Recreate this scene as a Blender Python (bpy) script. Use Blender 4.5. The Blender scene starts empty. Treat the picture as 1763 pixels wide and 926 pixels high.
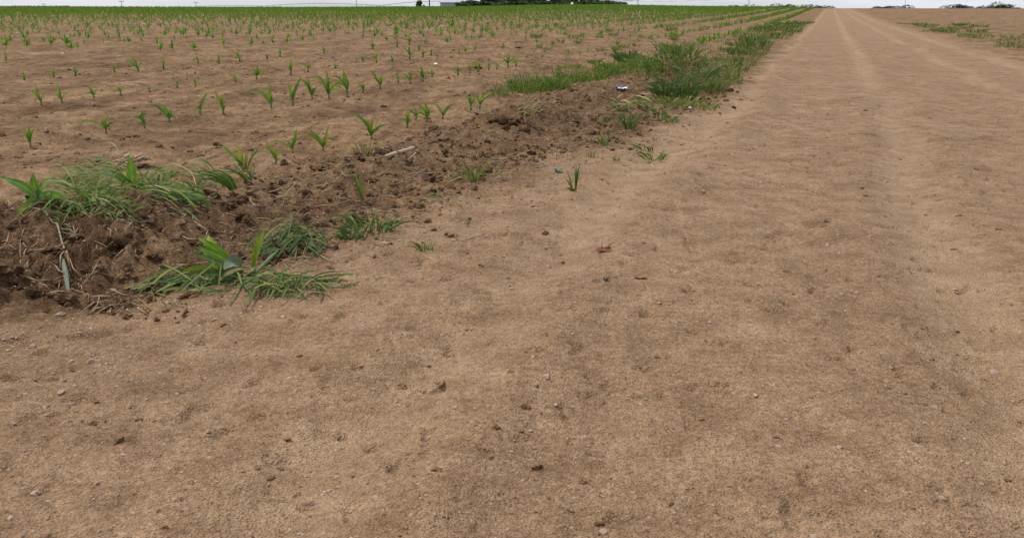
import bpy, math, random
import numpy as np
from mathutils import Vector

random.seed(7)
RNG = np.random.default_rng(11)
S = bpy.context.scene
COL = S.collection
R = math.radians

# ------------------------------------------------------------------ camera
W, H, F, Y0, CAMZ = 1763.0, 926.0, 1500.0, 13.5, 1.0
PITCH = math.atan((H / 2 - Y0) / F)
cam = bpy.data.cameras.new('camera'); camo = bpy.data.objects.new('camera', cam); COL.objects.link(camo)
cam.sensor_width = 36.0; cam.lens = 36.0 * F / W
cam.clip_start = 0.05; cam.clip_end = 6000
camo.location = (0, 0, CAMZ); camo.rotation_euler = (math.pi / 2 - PITCH, 0, 0)
S.camera = camo
S.render.resolution_x, S.render.resolution_y = 1024, 537

# ------------------------------------------------------------------ sky, sun, exposure (bright overcast)
SUN_EL, SUN_AZ = R(62), R(-70)          # azimuth from +Y towards +X
w = bpy.data.worlds.new('World'); S.world = w; w.use_nodes = True
nt = w.node_tree; nt.nodes.clear()
out = nt.nodes.new('ShaderNodeOutputWorld'); bg = nt.nodes.new('ShaderNodeBackground')
sky = nt.nodes.new('ShaderNodeTexSky'); sky.sky_type = 'NISHITA'; sky.sun_disc = False
sky.sun_elevation = SUN_EL; sky.sun_rotation = SUN_AZ
sky.air_density = 1.0; sky.dust_density = 1.5; sky.ozone_density = 1.0
tc = nt.nodes.new('ShaderNodeTexCoord'); mp = nt.nodes.new('ShaderNodeMapping'); mp.inputs['Scale'].default_value = (2.2, 2.2, 14)
cn = nt.nodes.new('ShaderNodeTexNoise'); cn.inputs['Scale'].default_value = 1.6; cn.inputs['Detail'].default_value = 5
cr = nt.nodes.new('ShaderNodeMapRange'); cr.inputs[1].default_value = 0.35; cr.inputs[2].default_value = 0.7
cr.inputs[3].default_value = 0.5; cr.inputs[4].default_value = 1.0
nt.links.new(tc.outputs['Generated'], mp.inputs['Vector']); nt.links.new(mp.outputs['Vector'], cn.inputs['Vector'])
nt.links.new(cn.outputs['Fac'], cr.inputs[0])
cm = nt.nodes.new('ShaderNodeMix'); cm.data_type = 'RGBA'          # a broken overcast: cloud over the sky
cm.inputs['B'].default_value = (6.3, 6.5, 6.95, 1); nt.links.new(cr.outputs[0], cm.inputs['Factor'])
nt.links.new(sky.outputs['Color'], cm.inputs['A']); nt.links.new(cm.outputs['Result'], bg.inputs['Color']); nt.links.new(bg.outputs['Background'], out.inputs['Surface'])
bg.inputs['Strength'].default_value = 0.11
sl = bpy.data.lights.new('sun', 'SUN'); so = bpy.data.objects.new('sun', sl); COL.objects.link(so)
sl.energy = 2.7; sl.angle = R(7); sl.color = (1.0, 0.96, 0.9)
sd = Vector((math.sin(SUN_AZ) * math.cos(SUN_EL), math.cos(SUN_AZ) * math.cos(SUN_EL), math.sin(SUN_EL)))
so.rotation_euler = (-sd).to_track_quat('-Z', 'Y').to_euler(); so.location = sd * 50
vs = S.view_settings; vs.view_transform = 'Standard'; vs.look = 'None'; vs.gamma = 1; vs.use_curve_mapping = False
vs.exposure = 0.25

# ------------------------------------------------------------------ noise + terrain
def _hash(ix, iy, seed):
    h = (ix.astype(np.int64) * 374761393 + iy.astype(np.int64) * 668265263 + seed * 974634777) & 0xFFFFFFFF
    h = ((h ^ (h >> 13)) * 1274126177) & 0xFFFFFFFF
    h = ((h ^ (h >> 16)) * 2246822519) & 0xFFFFFFFF
    return ((h ^ (h >> 15)) & 0xFFFFFF) / float(0xFFFFFF)
def vn(x, y, seed=0):
    fx, fy = np.floor(x), np.floor(y)
    u, v = x - fx, y - fy
    u = u * u * u * (u * (u * 6 - 15) + 10); v = v * v * v * (v * (v * 6 - 15) + 10)
    a, b = _hash(fx, fy, seed), _hash(fx + 1, fy, seed)
    c, d = _hash(fx, fy + 1, seed), _hash(fx + 1, fy + 1, seed)
    return (a + (b - a) * u + (c - a) * v + (a - b - c + d) * u * v) * 2 - 1
def fbm(x, y, sc, octv=4, seed=0, gain=0.5):
    s = 0; a = 1.0; f = 1.0 / sc
    for o in range(octv):
        ca, sa = math.cos(0.7 * o), math.sin(0.7 * o)
        s = s + a * vn((x * ca - y * sa) * f + 17.3 * o, (x * sa + y * ca) * f - 9.1 * o, seed + o); a *= gain; f *= 2.03
    return s
def smooth(a, b, x):
    t = np.clip((x - a) / (b - a), 0, 1); return t * t * (3 - 2 * t)

AZ = R(19.3); SA, CA = math.sin(AZ), math.cos(AZ)
def st_of(x, y): return x * SA + y * CA, x * CA - y * SA
def xy_of(s, t): return s * SA + t * CA, s * CA - t * SA
def flat_hit(px, py):
    dx, dy = (px - W / 2) / F, -(py - H / 2) / F
    X, Y, Z = dx, math.cos(PITCH) + dy * math.sin(PITCH), -math.sin(PITCH) + dy * math.cos(PITCH)
    k = -CAMZ / Z; return X * k, Y * k

TOP_S = [0, 2.2, 3.1, 3.4, 4.3, 5.0, 6.2, 7.9, 9.9, 11.3, 14, 60]
TOP_T = [-3.9, -3.9, -3.7, -3.15, -3.1, -3.05, -2.84, -3.0, -3.2, -3.0, -2.8, -2.8]
EDG_S = [0, 2.0, 2.45, 3.2, 4.0, 5.0, 6.0, 7.0, 9.6, 12, 60]
EDG_T = [-2.5, -2.4, -2.3, -2.02, -1.95, -1.93, -1.78, -1.5, -1.25, -1.15, -1.15]
def band(x, y):
    s, t = st_of(x, y)
    wob = 0.15 * fbm(x, y, 0.5, 5, 40, .6)
    tt, te = np.interp(s, TOP_S, TOP_T), np.interp(s, EDG_S, EDG_T)
    churn = smooth(tt - 0.08, tt + 0.10, t + wob) * (1 - smooth(te - 0.38, te + 0.20, t + 1.3 * wob))
    churn = churn * (1 - 0.75 * smooth(11, 20, s)) * (0.62 + 0.38 * smooth(4.2, 3.2, s) + 0.25 * np.clip(fbm(x, y, 0.7, 3, 44), -1, 1)).clip(0, 1)
    road = smooth(te - 0.15, te + 0.35, t + wob) * (1 - smooth(3.5, 4.2, t + 2 * wob))
    return s, t, tt, te, churn, road

WHEEL = [(-0.95, -0.022, .13), (-0.66, .018, .11), (-1.2, .007, .10), (0.62, -0.024, .14), (.92, .016, .12), (.36, .008, .1), (2.1, -.012, .14), (1.85, .007, .1), (3.1, -.010, .13)]
MOUNDS = [(880, 226, .30, .13), (945, 215, .26, .08), (800, 245, .3, .05), (1010, 190, .4, .06), (60, 420, .26, .07), (180, 430, .28, .08),
          (300, 425, .22, .07), (240, 455, .2, .05), (420, 330, .25, .05), (545, 300, .16, .05), (620, 300, .25, .045),
          (700, 290, .2, .04), (1175, 140, .5, .34), (1100, 150, .5, .05), (300, 375, .18, .05), (480, 300, .18, .04)]
MW = [(flat_hit(a, b), r, h) for a, b, r, h in MOUNDS]
def crest_h(x, y):
    az = np.degrees(np.arctan2(x, np.maximum(y, 1e-3)))
    return np.interp(az, [-45, -30, -12, -3, 2, 6, 12, 20, 45], [0.72, 0.74, 0.82, 0.95, 1.30, 1.36, 1.0, 0.8, 0.7])
def terrain(x, y, fine=True):
    x = np.asarray(x, float); y = np.asarray(y, float)
    r = np.hypot(x, y)
    s, t, tt, te, churn, road = band(x, y)
    z = crest_h(x, y) * smooth(45, 215, r) - 3.0 * smooth(235, 420, r)
    field = (1 - churn) * (1 - road)
    z = z + field * (0.05 * smooth(-2.0, -3.2, t) * 0 + 0.018 * fbm(x, y, 1.3, 3, 3) + 0.018 * np.sin((t + 0.15 * fbm(x, y, 2.0, 2, 9)) * 2 * math.pi / 1.02))
    # loose ridge thrown up between the field and the road
    q = np.clip((t - tt) / np.maximum(te - tt, .1), 0, 1)
    z = z + churn * ((0.035 + .03 * smooth(4.0, 3.2, s)) * np.sin(np.minimum(q * 1.25, 1) * math.pi).clip(0, 1) ** 0.7 + 0.03 * (1 - q)) * (1 - 0.6 * smooth(12, 30, s))
    # tyre ruts along the track
    tw = t + 0.10 * fbm(x, y, 2.5, 2, 21)
    for tc0, am, wd in WHEEL:
        z = z + road * am * np.exp(-((tw - tc0) / wd) ** 2)
        tread = np.sin((s + .6 * np.abs(tw - tc0)) * 2 * math.pi / .052) * np.exp(-((tw - tc0) / .085) ** 4)
        z = z + road * (am < 0) * .0022 * tread * np.clip(fbm(x, y, .9, 2, 23) + .25, 0, 1)
    z = z + road * 0.012 * fbm(x, y, 0.9, 3, 5)
    for (mx, my), rr, hh in MW:
        z = z + hh * np.exp(-((x - mx) ** 2 + (y - my) ** 2) / (rr * rr))
    if fine:
        att = 1 - smooth(25, 60, r)
        ridge = 1 - np.abs(fbm(x, y, 0.16, 3, 60, .55))
        bil = np.abs(fbm(x, y, 0.075, 3, 70, .5))
        z = z + churn * att * ((0.034 + .02 * smooth(3.8, 3.0, s)) * (ridge - .6) + 0.032 * bil + 0.022 * fbm(x, y, 0.33, 2, 80) + .010 * fbm(x, y, .028, 2, 85))
        z = z + (field * 1.0 + road * 0.28) * att * (0.0065 * fbm(x, y, 0.14, 4, 90, .62)) + (field + road * .25) * att * .0035 * np.abs(fbm(x, y, .022, 2, 95))
        cl = np.maximum(fbm(x, y, 0.10, 3, 120, .6) - 0.55, 0)
        z = z + field * att * 0.022 * cl + road * att * 0.007 * cl
        pit = np.maximum(fbm(x, y, 0.065, 2, 150) - 0.62, 0)
        z = z - road * att * 0.03 * pit
    return z

def hit(px, py, fine=True):
    dx, dy = (px - W / 2) / F, -(py - H / 2) / F
    d = np.array([dx, math.cos(PITCH) + dy * math.sin(PITCH), -math.sin(PITCH) + dy * math.cos(PITCH)])
    k1 = -(CAMZ + .08) / d[2] if d[2] < -1e-5 else 500.0
    lo, hi = min(k1 * .55, 60), min(k1 * 1.02, 500)
    for _ in range(3):
        ks = np.linspace(lo, hi, 40); P = d[None, :] * ks[:, None]
        below = P[:, 2] + CAMZ < terrain(P[:, 0], P[:, 1], False)
        i = int(np.argmax(below)) if below.any() else 39
        lo, hi = ks[max(i - 1, 0)], ks[i]
    x, y = P[i, 0], P[i, 1]
    return Vector((x, y, gz(x, y) if fine else float(terrain(np.array([x]), np.array([y]), False)[0])))
def gz(x, y): return float(terrain(np.array([x]), np.array([y]))[0])
def mpp(p): return (p.y * math.cos(PITCH) + (CAMZ - p.z) * math.sin(PITCH)) / F
def at_dist(px, py, dist):
    dx, dy = (px - W / 2) / F, -(py - H / 2) / F
    X, Y, Z = dx, math.cos(PITCH) + dy * math.sin(PITCH), -math.sin(PITCH) + dy * math.cos(PITCH)
    k = dist / Y; return Vector((X * k, dist, CAMZ + Z * k))

# ------------------------------------------------------------------ materials
def newmat(name):
    m = bpy.data.materials.new(name); m.use_nodes = True
    n = m.node_tree; n.nodes.clear()
    o = n.nodes.new('ShaderNodeOutputMaterial'); b = n.nodes.new('ShaderNodeBsdfPrincipled')
    n.links.new(b.outputs[0], o.inputs['Surface'])
    return m, n, b, o
def N(n, t, **k):
    x = n.nodes.new(t)
    for a, v in k.items():
        if a.startswith('i_'): x.inputs[a[2:]].default_value = v
        else: setattr(x, a, v)
    return x
def ramp(n, fac, stops):
    r = n.nodes.new('ShaderNodeValToRGB'); e = r.color_ramp.elements
    while len(e) < len(stops): e.new(0.5)
    for i, (p, c) in enumerate(stops):
        e[i].position = p; e[i].color = (*c, 1) if len(c) == 3 else c
    n.links.new(fac, r.inputs['Fac']); return r.outputs['Color']
def mix(n, fac, a, b, mode='MIX'):
    m = n.nodes.new('ShaderNodeMix'); m.data_type = 'RGBA'; m.blend_type = mode
    for s_, v in ((m.inputs['Factor'], fac), (m.inputs['A'], a), (m.inputs['B'], b)):
        if hasattr(v, 'is_linked'): n.links.new(v, s_)
        else: s_.default_value = v if not isinstance(v, tuple) or len(v) == 4 else (*v, 1)
    return m.outputs['Result']
def noise(n, vec, scale, detail=4, rough=0.55):
    x = N(n, 'ShaderNodeTexNoise', i_Scale=scale, i_Detail=detail, i_Roughness=rough)
    n.links.new(vec, x.inputs['Vector']); return x.outputs['Fac']
def mrange(n, v, a, b, c=0.0, d=1.0):
    x = n.nodes.new('ShaderNodeMapRange'); n.links.new(v, x.inputs[0])
    for i, q in enumerate((a, b, c, d)): x.inputs[i + 1].default_value = q
    return x.outputs[0]
def math_(n, op, a, b):
    x = n.nodes.new('ShaderNodeMath'); x.operation = op
    for i, v in enumerate((a, b)):
        if hasattr(v, 'is_linked'): n.links.new(v, x.inputs[i])
        else: x.inputs[i].default_value = v
    return x.outputs[0]

def soil_material(name, attrs=True):
    m, n, b, o = newmat(name)
    g = N(n, 'ShaderNodeNewGeometry'); P = g.outputs['Position']
    big = noise(n, P, 0.9, 4); mid = noise(n, P, 7, 5, .6); fin = noise(n, P, 55, 5, .65); vfin = noise(n, P, 260, 3, .6)
    base = ramp(n, mid, [(0.3, (.128, .071, .034)), (0.5, (.228, .139, .072)), (0.7, (.305, .196, .108))])
    base = mix(n, mrange(n, big, .38, .64), base, mix(n, 1.0, base, (.64, .58, .52), 'MULTIPLY'))
    loose = ramp(n, mid, [(0.3, (.062, .034, .017)), (0.52, (.116, .066, .034)), (0.72, (.185, .110, .060))])
    track = ramp(n, mid, [(0.3, (.222, .135, .075)), (0.52, (.295, .187, .110)), (0.72, (.350, .230, .140))])
    # drag marks: grain drawn out along the rows and the track
    mpn = N(n, 'ShaderNodeMapping'); mpn.inputs['Rotation'].default_value = (0, 0, AZ); mpn.inputs['Scale'].default_value = (9, 1.1, 4)
    n.links.new(P, mpn.inputs['Vector']); stk = noise(n, mpn.outputs['Vector'], 1.0, 6, .62)
    mp2 = N(n, 'ShaderNodeMapping'); mp2.inputs['Rotation'].default_value = (0, 0, AZ); mp2.inputs['Scale'].default_value = (1.6, .16, 1)
    n.links.new(P, mp2.inputs['Vector']); rut = noise(n, mp2.outputs['Vector'], 1.0, 3, .5)
    sc_ = ramp(n, stk, [(.32, (.70, .68, .65)), (.5, (1, 1, 1)), (.68, (1.2, 1.21, 1.22))])
    rc_ = ramp(n, rut, [(.35, (.78, .76, .74)), (.5, (1, 1, 1)), (.65, (1.14, 1.14, 1.15))])
    base = mix(n, 1.0, mix(n, 1.0, base, sc_, 'MULTIPLY'), rc_, 'MULTIPLY'); track = mix(n, .22, track, sc_, 'MULTIPLY')
    if attrs:
        ac = N(n, 'ShaderNodeAttribute', attribute_name='churn'); ar = N(n, 'ShaderNodeAttribute', attribute_name='track')
        pf = noise(n, P, 3.0, 4)
        aw = N(n, 'ShaderNodeAttribute', attribute_name='wheel').outputs['Fac']
        pl = noise(n, P, 1.1, 5, .6)
        track = mix(n, mrange(n, pl, .42, .62, 0, .75), track, mix(n, 1.0, track, (.80, .78, .75), 'MULTIPLY'))
        track = mix(n, math_(n, 'MULTIPLY', aw, .6), track, ramp(n, mid, [(.3, (.325, .214, .128)), (.7, (.395, .272, .170))]))
        dust = noise(n, P, 2.3, 5, .65)
        base = mix(n, mrange(n, dust, .52, .68, 0, .6), base, (.335, .222, .130))
        rf = math_(n, 'MULTIPLY', ar.outputs['Fac'], mrange(n, pf, .25, .6, .55, 1.0))
        c = mix(n, rf, base, track)
        cf = math_(n, 'MULTIPLY', ac.outputs['Fac'], mrange(n, pf, .3, .6, .8, 1.0))
        c = mix(n, cf, c, loose)
    else:
        c = loose if name == 'loose_soil' else base
    ga = math_(n, 'SUBTRACT', math_(n, 'SUBTRACT', .85, math_(n, 'MULTIPLY', aw, .4)), math_(n, 'MULTIPLY', ar.outputs['Fac'], .25)) if attrs else .85
    c = mix(n, ga, c, ramp(n, fin, [(0.33, (.52, .50, .47)), (0.5, (.99, .99, .98)), (0.67, (1.45, 1.47, 1.49))]), 'MULTIPLY')
    c = mix(n, 0.8, c, ramp(n, vfin, [(0.34, (.5, .5, .5)), (0.5, (1, 1, 1)), (0.66, (1.5, 1.5, 1.5))]), 'MULTIPLY')
    # pale grit
    vo = N(n, 'ShaderNodeTexVoronoi', i_Scale=75.0); n.links.new(P, vo.inputs['Vector'])
    sep = N(n, 'ShaderNodeSeparateColor'); n.links.new(vo.outputs['Color'], sep.inputs[0])
    grit = math_(n, 'MULTIPLY', mrange(n, sep.outputs[0], .93, .95), mrange(n, vo.outputs['Distance'], .34, .26))
    c = mix(n, math_(n, 'MULTIPLY', grit, 0.5), c, (.42, .33, .24))
    dk = math_(n, 'MULTIPLY', mrange(n, sep.outputs[1], .95, .96), mrange(n, vo.outputs['Distance'], .38, .3))
    c = mix(n, math_(n, 'MULTIPLY', dk, 0.6), c, (.06, .035, .02))
    n.links.new(c, b.inputs['Base Color']); b.inputs['Roughness'].default_value = 0.95
    b.inputs['Specular IOR Level'].default_value = 0.15
    v2 = N(n, 'ShaderNodeTexVoronoi', i_Scale=120.0); n.links.new(P, v2.inputs['Vector'])
    grain = mrange(n, v2.outputs['Distance'], .0, .55, 1, 0)
    h = math_(n, 'ADD', math_(n, 'ADD', math_(n, 'MULTIPLY', fin, 0.5), math_(n, 'MULTIPLY', vfin, 0.25)), math_(n, 'MULTIPLY', grain, .28))
    bp = N(n, 'ShaderNodeBump', i_Strength=1.0, i_Distance=0.016); n.links.new(h, bp.inputs['Height'])
    n.links.new(bp.outputs[0], b.inputs['Normal'])
    return m

def leaf_material(name, dark, light, yellow, transl=0.3, rough=0.45):
    m, n, b, o = newmat(name)
    tint = N(n, 'ShaderNodeAttribute', attribute_name='tint').outputs['Fac']
    acr = N(n, 'ShaderNodeAttribute', attribute_name='across').outputs['Fac']
    oi = N(n, 'ShaderNodeObjectInfo').outputs['Random']
    P = N(n, 'ShaderNodeNewGeometry').outputs['Position']
    c = ramp(n, tint, [(0.0, dark), (0.55, light), (1.0, yellow)])
    nz = noise(n, P, 40, 3)
    c = mix(n, 0.7, c, ramp(n, nz, [(.3, (.62, .66, .62)), (.7, (1.32, 1.26, 1.2))]), 'MULTIPLY')
    c = mix(n, 1.0, c, ramp(n, oi, [(0, (.82, .86, .85)), (1, (1.18, 1.1, 1.0))]), 'MULTIPLY')
    c = mix(n, mrange(n, acr, .22, .0, 0, .45), c, tuple(min(1, v * 1.9 + .02) for v in light))
    n.links.new(c, b.inputs['Base Color']); b.inputs['Roughness'].default_value = rough
    b.inputs['Specular IOR Level'].default_value = 0.14
    t = N(n, 'ShaderNodeBsdfTranslucent'); n.links.new(mix(n, 1.0, c, (1.25, 1.3, .7), 'MULTIPLY'), t.inputs['Color'])
    mx = N(n, 'ShaderNodeMixShader', i_Fac=transl); n.links.new(b.outputs[0], mx.inputs[1]); n.links.new(t.outputs[0], mx.inputs[2])
    n.links.new(mx.outputs[0], o.inputs['Surface'])
    return m
def plain(name, c0, c1, scale=30, rough=0.8, bump=0.0, metal=0.0, stretch=None):
    m, n, b, o = newmat(name)
    tcn = N(n, 'ShaderNodeTexCoord'); v = tcn.outputs['Object']
    if stretch:
        mpn = N(n, 'ShaderNodeMapping'); mpn.inputs['Scale'].default_value = stretch; n.links.new(v, mpn.inputs[0]); v = mpn.outputs[0]
    z = noise(n, v, scale, 4, .6)
    n.links.new(ramp(n, z, [(.3, c0), (.7, c1)]), b.inputs['Base Color']); b.inputs['Roughness'].default_value = rough
    b.inputs['Metallic'].default_value = metal
    b.inputs['Specular IOR Level'].default_value = 0.3
    if bump:
        bp = N(n, 'ShaderNodeBump', i_Strength=bump, i_Distance=0.01); n.links.new(z, bp.inputs['Height']); n.links.new(bp.outputs[0], b.inputs['Normal'])
    return m

M = {}
M['soil'] = soil_material('field_soil')
M['loose'] = soil_material('loose_soil', False)
M['dry_soil'] = soil_material('dry_soil', False)
M['corn'] = leaf_material('corn_leaf', (.066, .155, .036), (.142, .260, .046), (.270, .325, .060), .38)
M['grass'] = leaf_material('grass_blade', (.040, .090, .022), (.098, .178, .036), (.230, .225, .060), .3)
M['wilt'] = leaf_material('wilted_blade', (.030, .065, .020), (.092, .140, .038), (.250, .240, .080), .2, .6)
M['grey_leaf'] = leaf_material('grey_leaf', (.10, .13, .10), (.15, .18, .13), (.22, .22, .13), .15, .5)
M['shoot'] = leaf_material('yellow_shoot', (.09, .20, .03), (.18, .29, .03), (.36, .33, .05), .3)
M['dry_grass'] = leaf_material('dry_grass', (.12, .09, .04), (.26, .20, .10), (.42, .34, .19), .1, .8)
M['brush'] = leaf_material('far_leaf', (.028, .055, .026), (.050, .092, .038), (.085, .120, .050), .15, .6)
M['stem'] = plain('corn_stem', (.10, .15, .05), (.16, .20, .09), 40, .6)
M['straw'] = plain('straw', (.20, .135, .075), (.44, .32, .20), 60, .8, .3)
M['chip'] = plain('orange_chaff', (.20, .10, .045), (.36, .20, .09), 60, .8, .3)
M['stalk'] = plain('corn_stalk', (.32, .23, .14), (.55, .42, .28), 50, .75, .3, stretch=(1, 1, 1))
M['stem_dry'] = plain('dry_green_stem', (.16, .14, .07), (.32, .28, .15), 40, .7)
M['node'] = plain('stalk_node', (.10, .06, .035), (.22, .14, .08), 80, .9)
M['root'] = plain('root_fibre', (.055, .032, .018), (.15, .095, .055), 60, .95)
M['stone'] = plain('pebble', (.22, .15, .10), (.42, .32, .24), 50, .9, .4)
M['white_stone'] = plain('white_pebble', (.60, .56, .50), (.78, .75, .70), 50, .8)
M['wrap_white'] = plain('wrapper_white', (.65, .68, .75), (.8, .82, .86), 20, .35)
M['wrap_blue'] = plain('wrapper_blue', (.05, .09, .33), (.10, .16, .45), 20, .35)
M['rust'] = plain('rust_leaf', (.045, .010, .006), (.34, .085, .022), 45, .6, .5)
M['rust2'] = plain('faded_rust_leaf', (.16, .07, .035), (.33, .15, .07), 40, .8, .5)
M['black'] = plain('dark_scrap', (.018, .016, .014), (.035, .03, .026), 40, .7)
M['teal'] = plain('teal_scrap', (.012, .10, .070), (.02, .16, .11), 40, .45)
M['metal'] = plain('grey_sheet_metal', (.34, .37, .40), (.46, .49, .52), .6, .5, 0, .2)
M['roofm'] = plain('pale_sheet_roof', (.36, .40, .45), (.44, .48, .53), .5, .45, 0, .2)
M['galv'] = plain('galvanised_steel', (.12, .11, .10), (.2, .18, .17), 1, .6, 0, .3)
M['wood'] = plain('weathered_wood', (.10, .085, .07), (.18, .155, .13), 2, .9)
M['bark'] = plain('bark', (.05, .038, .028), (.11, .085, .065), 5, .95, .4)
M['cream'] = plain('cream_paint', (.66, .64, .58), (.76, .74, .68), 2, .7)

# ------------------------------------------------------------------ object helpers
class MB:
    """collects verts / faces plus the tint and across attributes; build() links ONE mesh object"""
    def __init__(s): s.v = []; s.f = []; s.t = []; s.a = []
    def add(s, vs, fs, tint=0.5, across=None):
        o = len(s.v); s.v.extend([tuple(p) for p in vs]); s.f.extend([tuple(i + o for i in q) for q in fs])
        s.t.extend([tint] * len(vs) if not hasattr(tint, '__len__') else list(tint))
        s.a.extend([1.0] * len(vs) if across is None else across)
    def mesh(s, name, mat, smooth_=True):
        me = bpy.data.meshes.new(name); me.from_pydata(s.v, [], s.f)
        for nm, dat in (('tint', s.t), ('across', s.a)):
            at = me.attributes.new(nm, 'FLOAT', 'POINT'); at.data.foreach_set('value', np.array(dat, np.float32))
        me.materials.append(mat)
        if smooth_: me.polygons.foreach_set('use_smooth', [True] * len(me.polygons))
        me.update(); return me
    def build(s, name, mat, parent=None, loc=None, smooth_=True):
        if loc is not None: s.v = [(p[0] - loc[0], p[1] - loc[1], p[2] - loc[2]) for p in s.v]
        o = bpy.data.objects.new(name, s.mesh(name, mat, smooth_)); COL.objects.link(o)
        if parent is not None: o.parent = parent
        elif loc is not None: o.location = loc
        return o
def tag(o, label=None, cat=None, group=None, kind=None):
    if label: o['label'] = label
    if cat: o['category'] = cat
    if group: o['group'] = group
    if kind: o['kind'] = kind
    return o
def empty(name, loc):
    o = bpy.data.objects.new(name, None); o.location = loc; o.empty_display_size = .05; COL.objects.link(o); return o

def ribbon(mb, p0, p1, p2, width, face, n=8, fold=0.25, tint=0.5, peak=0.35, tip=1.0, base_w=0.35, wave=0.0, ripple=0.0):
    """a leaf: quadratic curve p0-p1-p2, folded along its midrib, widest at `peak`"""
    p0, p1, p2 = Vector(p0), Vector(p1), Vector(p2)
    vs, fs, ac, tn = [], [], [], []
    ph = random.random() * 6
    for i in range(n + 1):
        u = i / n
        p = p0 * (1 - u) ** 2 + p1 * 2 * u * (1 - u) + p2 * u * u
        tg = ((p1 - p0) * (1 - u) + (p2 - p1) * u)
        tg = tg.normalized() if tg.length > 1e-9 else Vector((0, 0, 1))
        side = tg.cross(face)
        side = side.normalized() if side.length > 1e-6 else Vector((1, 0, 0))
        nor = side.cross(tg)
        ww = width * 0.5 * ((base_w + (1 - base_w) * math.sin(min(u / peak, 1) * math.pi / 2)) if u < peak else max(0.03, (1 - ((u - peak) / (1 - peak)) ** 1.6 * tip)))
        if wave: p = p + side * (wave * width * math.sin(u * 7 + ph))
        rp = ripple * width * math.sin(u * 19 + ph)
        vs += [p - side * ww + nor * (fold * ww + rp), p, p + side * ww + nor * (fold * ww - rp)]
        ac += [1, 0, 1]; tn += [tint] * 3
    for i in range(n):
        a = 3 * i
        fs += [(a, a + 1, a + 4, a + 3), (a + 1, a + 2, a + 5, a + 4)]
    mb.add(vs, fs, tn, ac)
def tube(mb, pts, rad, n=6, tint=0.5, cap=True):
    vs, fs = [], []
    pts = [Vector(p) for p in pts]
    if not hasattr(rad, '__len__'): rad = [rad] * len(pts)
    ref = Vector((0.31, 0.2, 0.93))
    for i, p in enumerate(pts):
        tg = (pts[min(i + 1, len(pts) - 1)] - pts[max(i - 1, 0)]).normalized()
        if abs(tg.dot(ref)) > .95: rf = Vector((1, 0, 0))
        else: rf = ref
        a = tg.cross(rf).normalized(); b = tg.cross(a)
        for k in range(n):
            an = 2 * math.pi * k / n; vs.append(p + (a * math.cos(an) + b * math.sin(an)) * rad[i])
    for i in range(len(pts) - 1):
        for k in range(n):
            fs.append((i * n + k, i * n + (k + 1) % n, (i + 1) * n + (k + 1) % n, (i + 1) * n + k))
    if cap:
        fs.append(tuple(range(n - 1, -1, -1))); q = (len(pts) - 1) * n; fs.append(tuple(range(q, q + n)))
    mb.add(vs, fs, tint)
def box(mb, c, sx, sy, sz, rot=0.0):
    cs, sn = math.cos(rot), math.sin(rot)
    vs = []
    for z in (-1, 1):
        for y in (-1, 1):
            for x in (-1, 1):
                X, Y = x * sx / 2, y * sy / 2
                vs.append((c[0] + X * cs - Y * sn, c[1] + X * sn + Y * cs, c[2] + z * sz / 2))
    mb.add(vs, [(0, 2, 3, 1), (4, 5, 7, 6), (0, 1, 5, 4), (2, 6, 7, 3), (0, 4, 6, 2), (1, 3, 7, 5)])
_T = (1 + 5 ** .5) / 2
ICO_V = [Vector(v).normalized() for v in [(-1, _T, 0), (1, _T, 0), (-1, -_T, 0), (1, -_T, 0), (0, -1, _T), (0, 1, _T), (0, -1, -_T), (0, 1, -_T), (_T, 0, -1), (_T, 0, 1), (-_T, 0, -1), (-_T, 0, 1)]]
ICO_F = [(0, 11, 5), (0, 5, 1), (0, 1, 7), (0, 7, 10), (0, 10, 11), (1, 5, 9), (5, 11, 4), (11, 10, 2), (10, 7, 6), (7, 1, 8), (3, 9, 4), (3, 4, 2), (3, 2, 6), (3, 6, 8), (3, 8, 9), (4, 9, 5), (2, 4, 11), (6, 2, 10), (8, 6, 7), (9, 8, 1)]
def subdiv(vs, fs):
    vs = list(vs); c = {}; nf = []
    def midp(a, b):
        k = (min(a, b), max(a, b))
        if k not in c: c[k] = len(vs); vs.append(((vs[a] + vs[b]) / 2).normalized())
        return c[k]
    for a, b, d in fs:
        x, y, z = midp(a, b), midp(b, d), midp(d, a); nf += [(a, x, z), (b, y, x), (d, z, y), (x, y, z)]
    return vs, nf
ICO2 = subdiv(ICO_V, ICO_F); ICO3 = subdiv(*ICO2)
def lump(mb, c, r, rough=.3, flat=.75, lod=1, tint=.5):
    V_, F_ = (ICO_V, ICO_F) if lod == 0 else (ICO2 if lod == 1 else ICO3)
    a = [random.uniform(.75, 1.25) for _ in range(3)]; o = random.uniform(0, 90); an = random.uniform(0, 6.28)
    arr = np.array([tuple(v) for v in V_])
    nz = fbm(arr[:, 0] * 1.1 + o + arr[:, 2] * .7, arr[:, 1] * 1.1 - o + arr[:, 2] * .5, .8, 3, 200)
    cs, sn = math.cos(an), math.sin(an); vs = []
    for v, k in zip(V_, nz):
        q = r * (1 + rough * k); x, y, z = v.x * q * a[0], v.y * q * a[1], v.z * q * flat * a[2]
        vs.append((c[0] + x * cs - y * sn, c[1] + x * sn + y * cs, c[2] + z))
    mb.add(vs, F_, tint)
def facing(j=0.8):
    return Vector((random.uniform(-j, j), -1 + random.uniform(-.3, .5), 0.45 + random.uniform(-.4, .5))).normalized()

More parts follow.
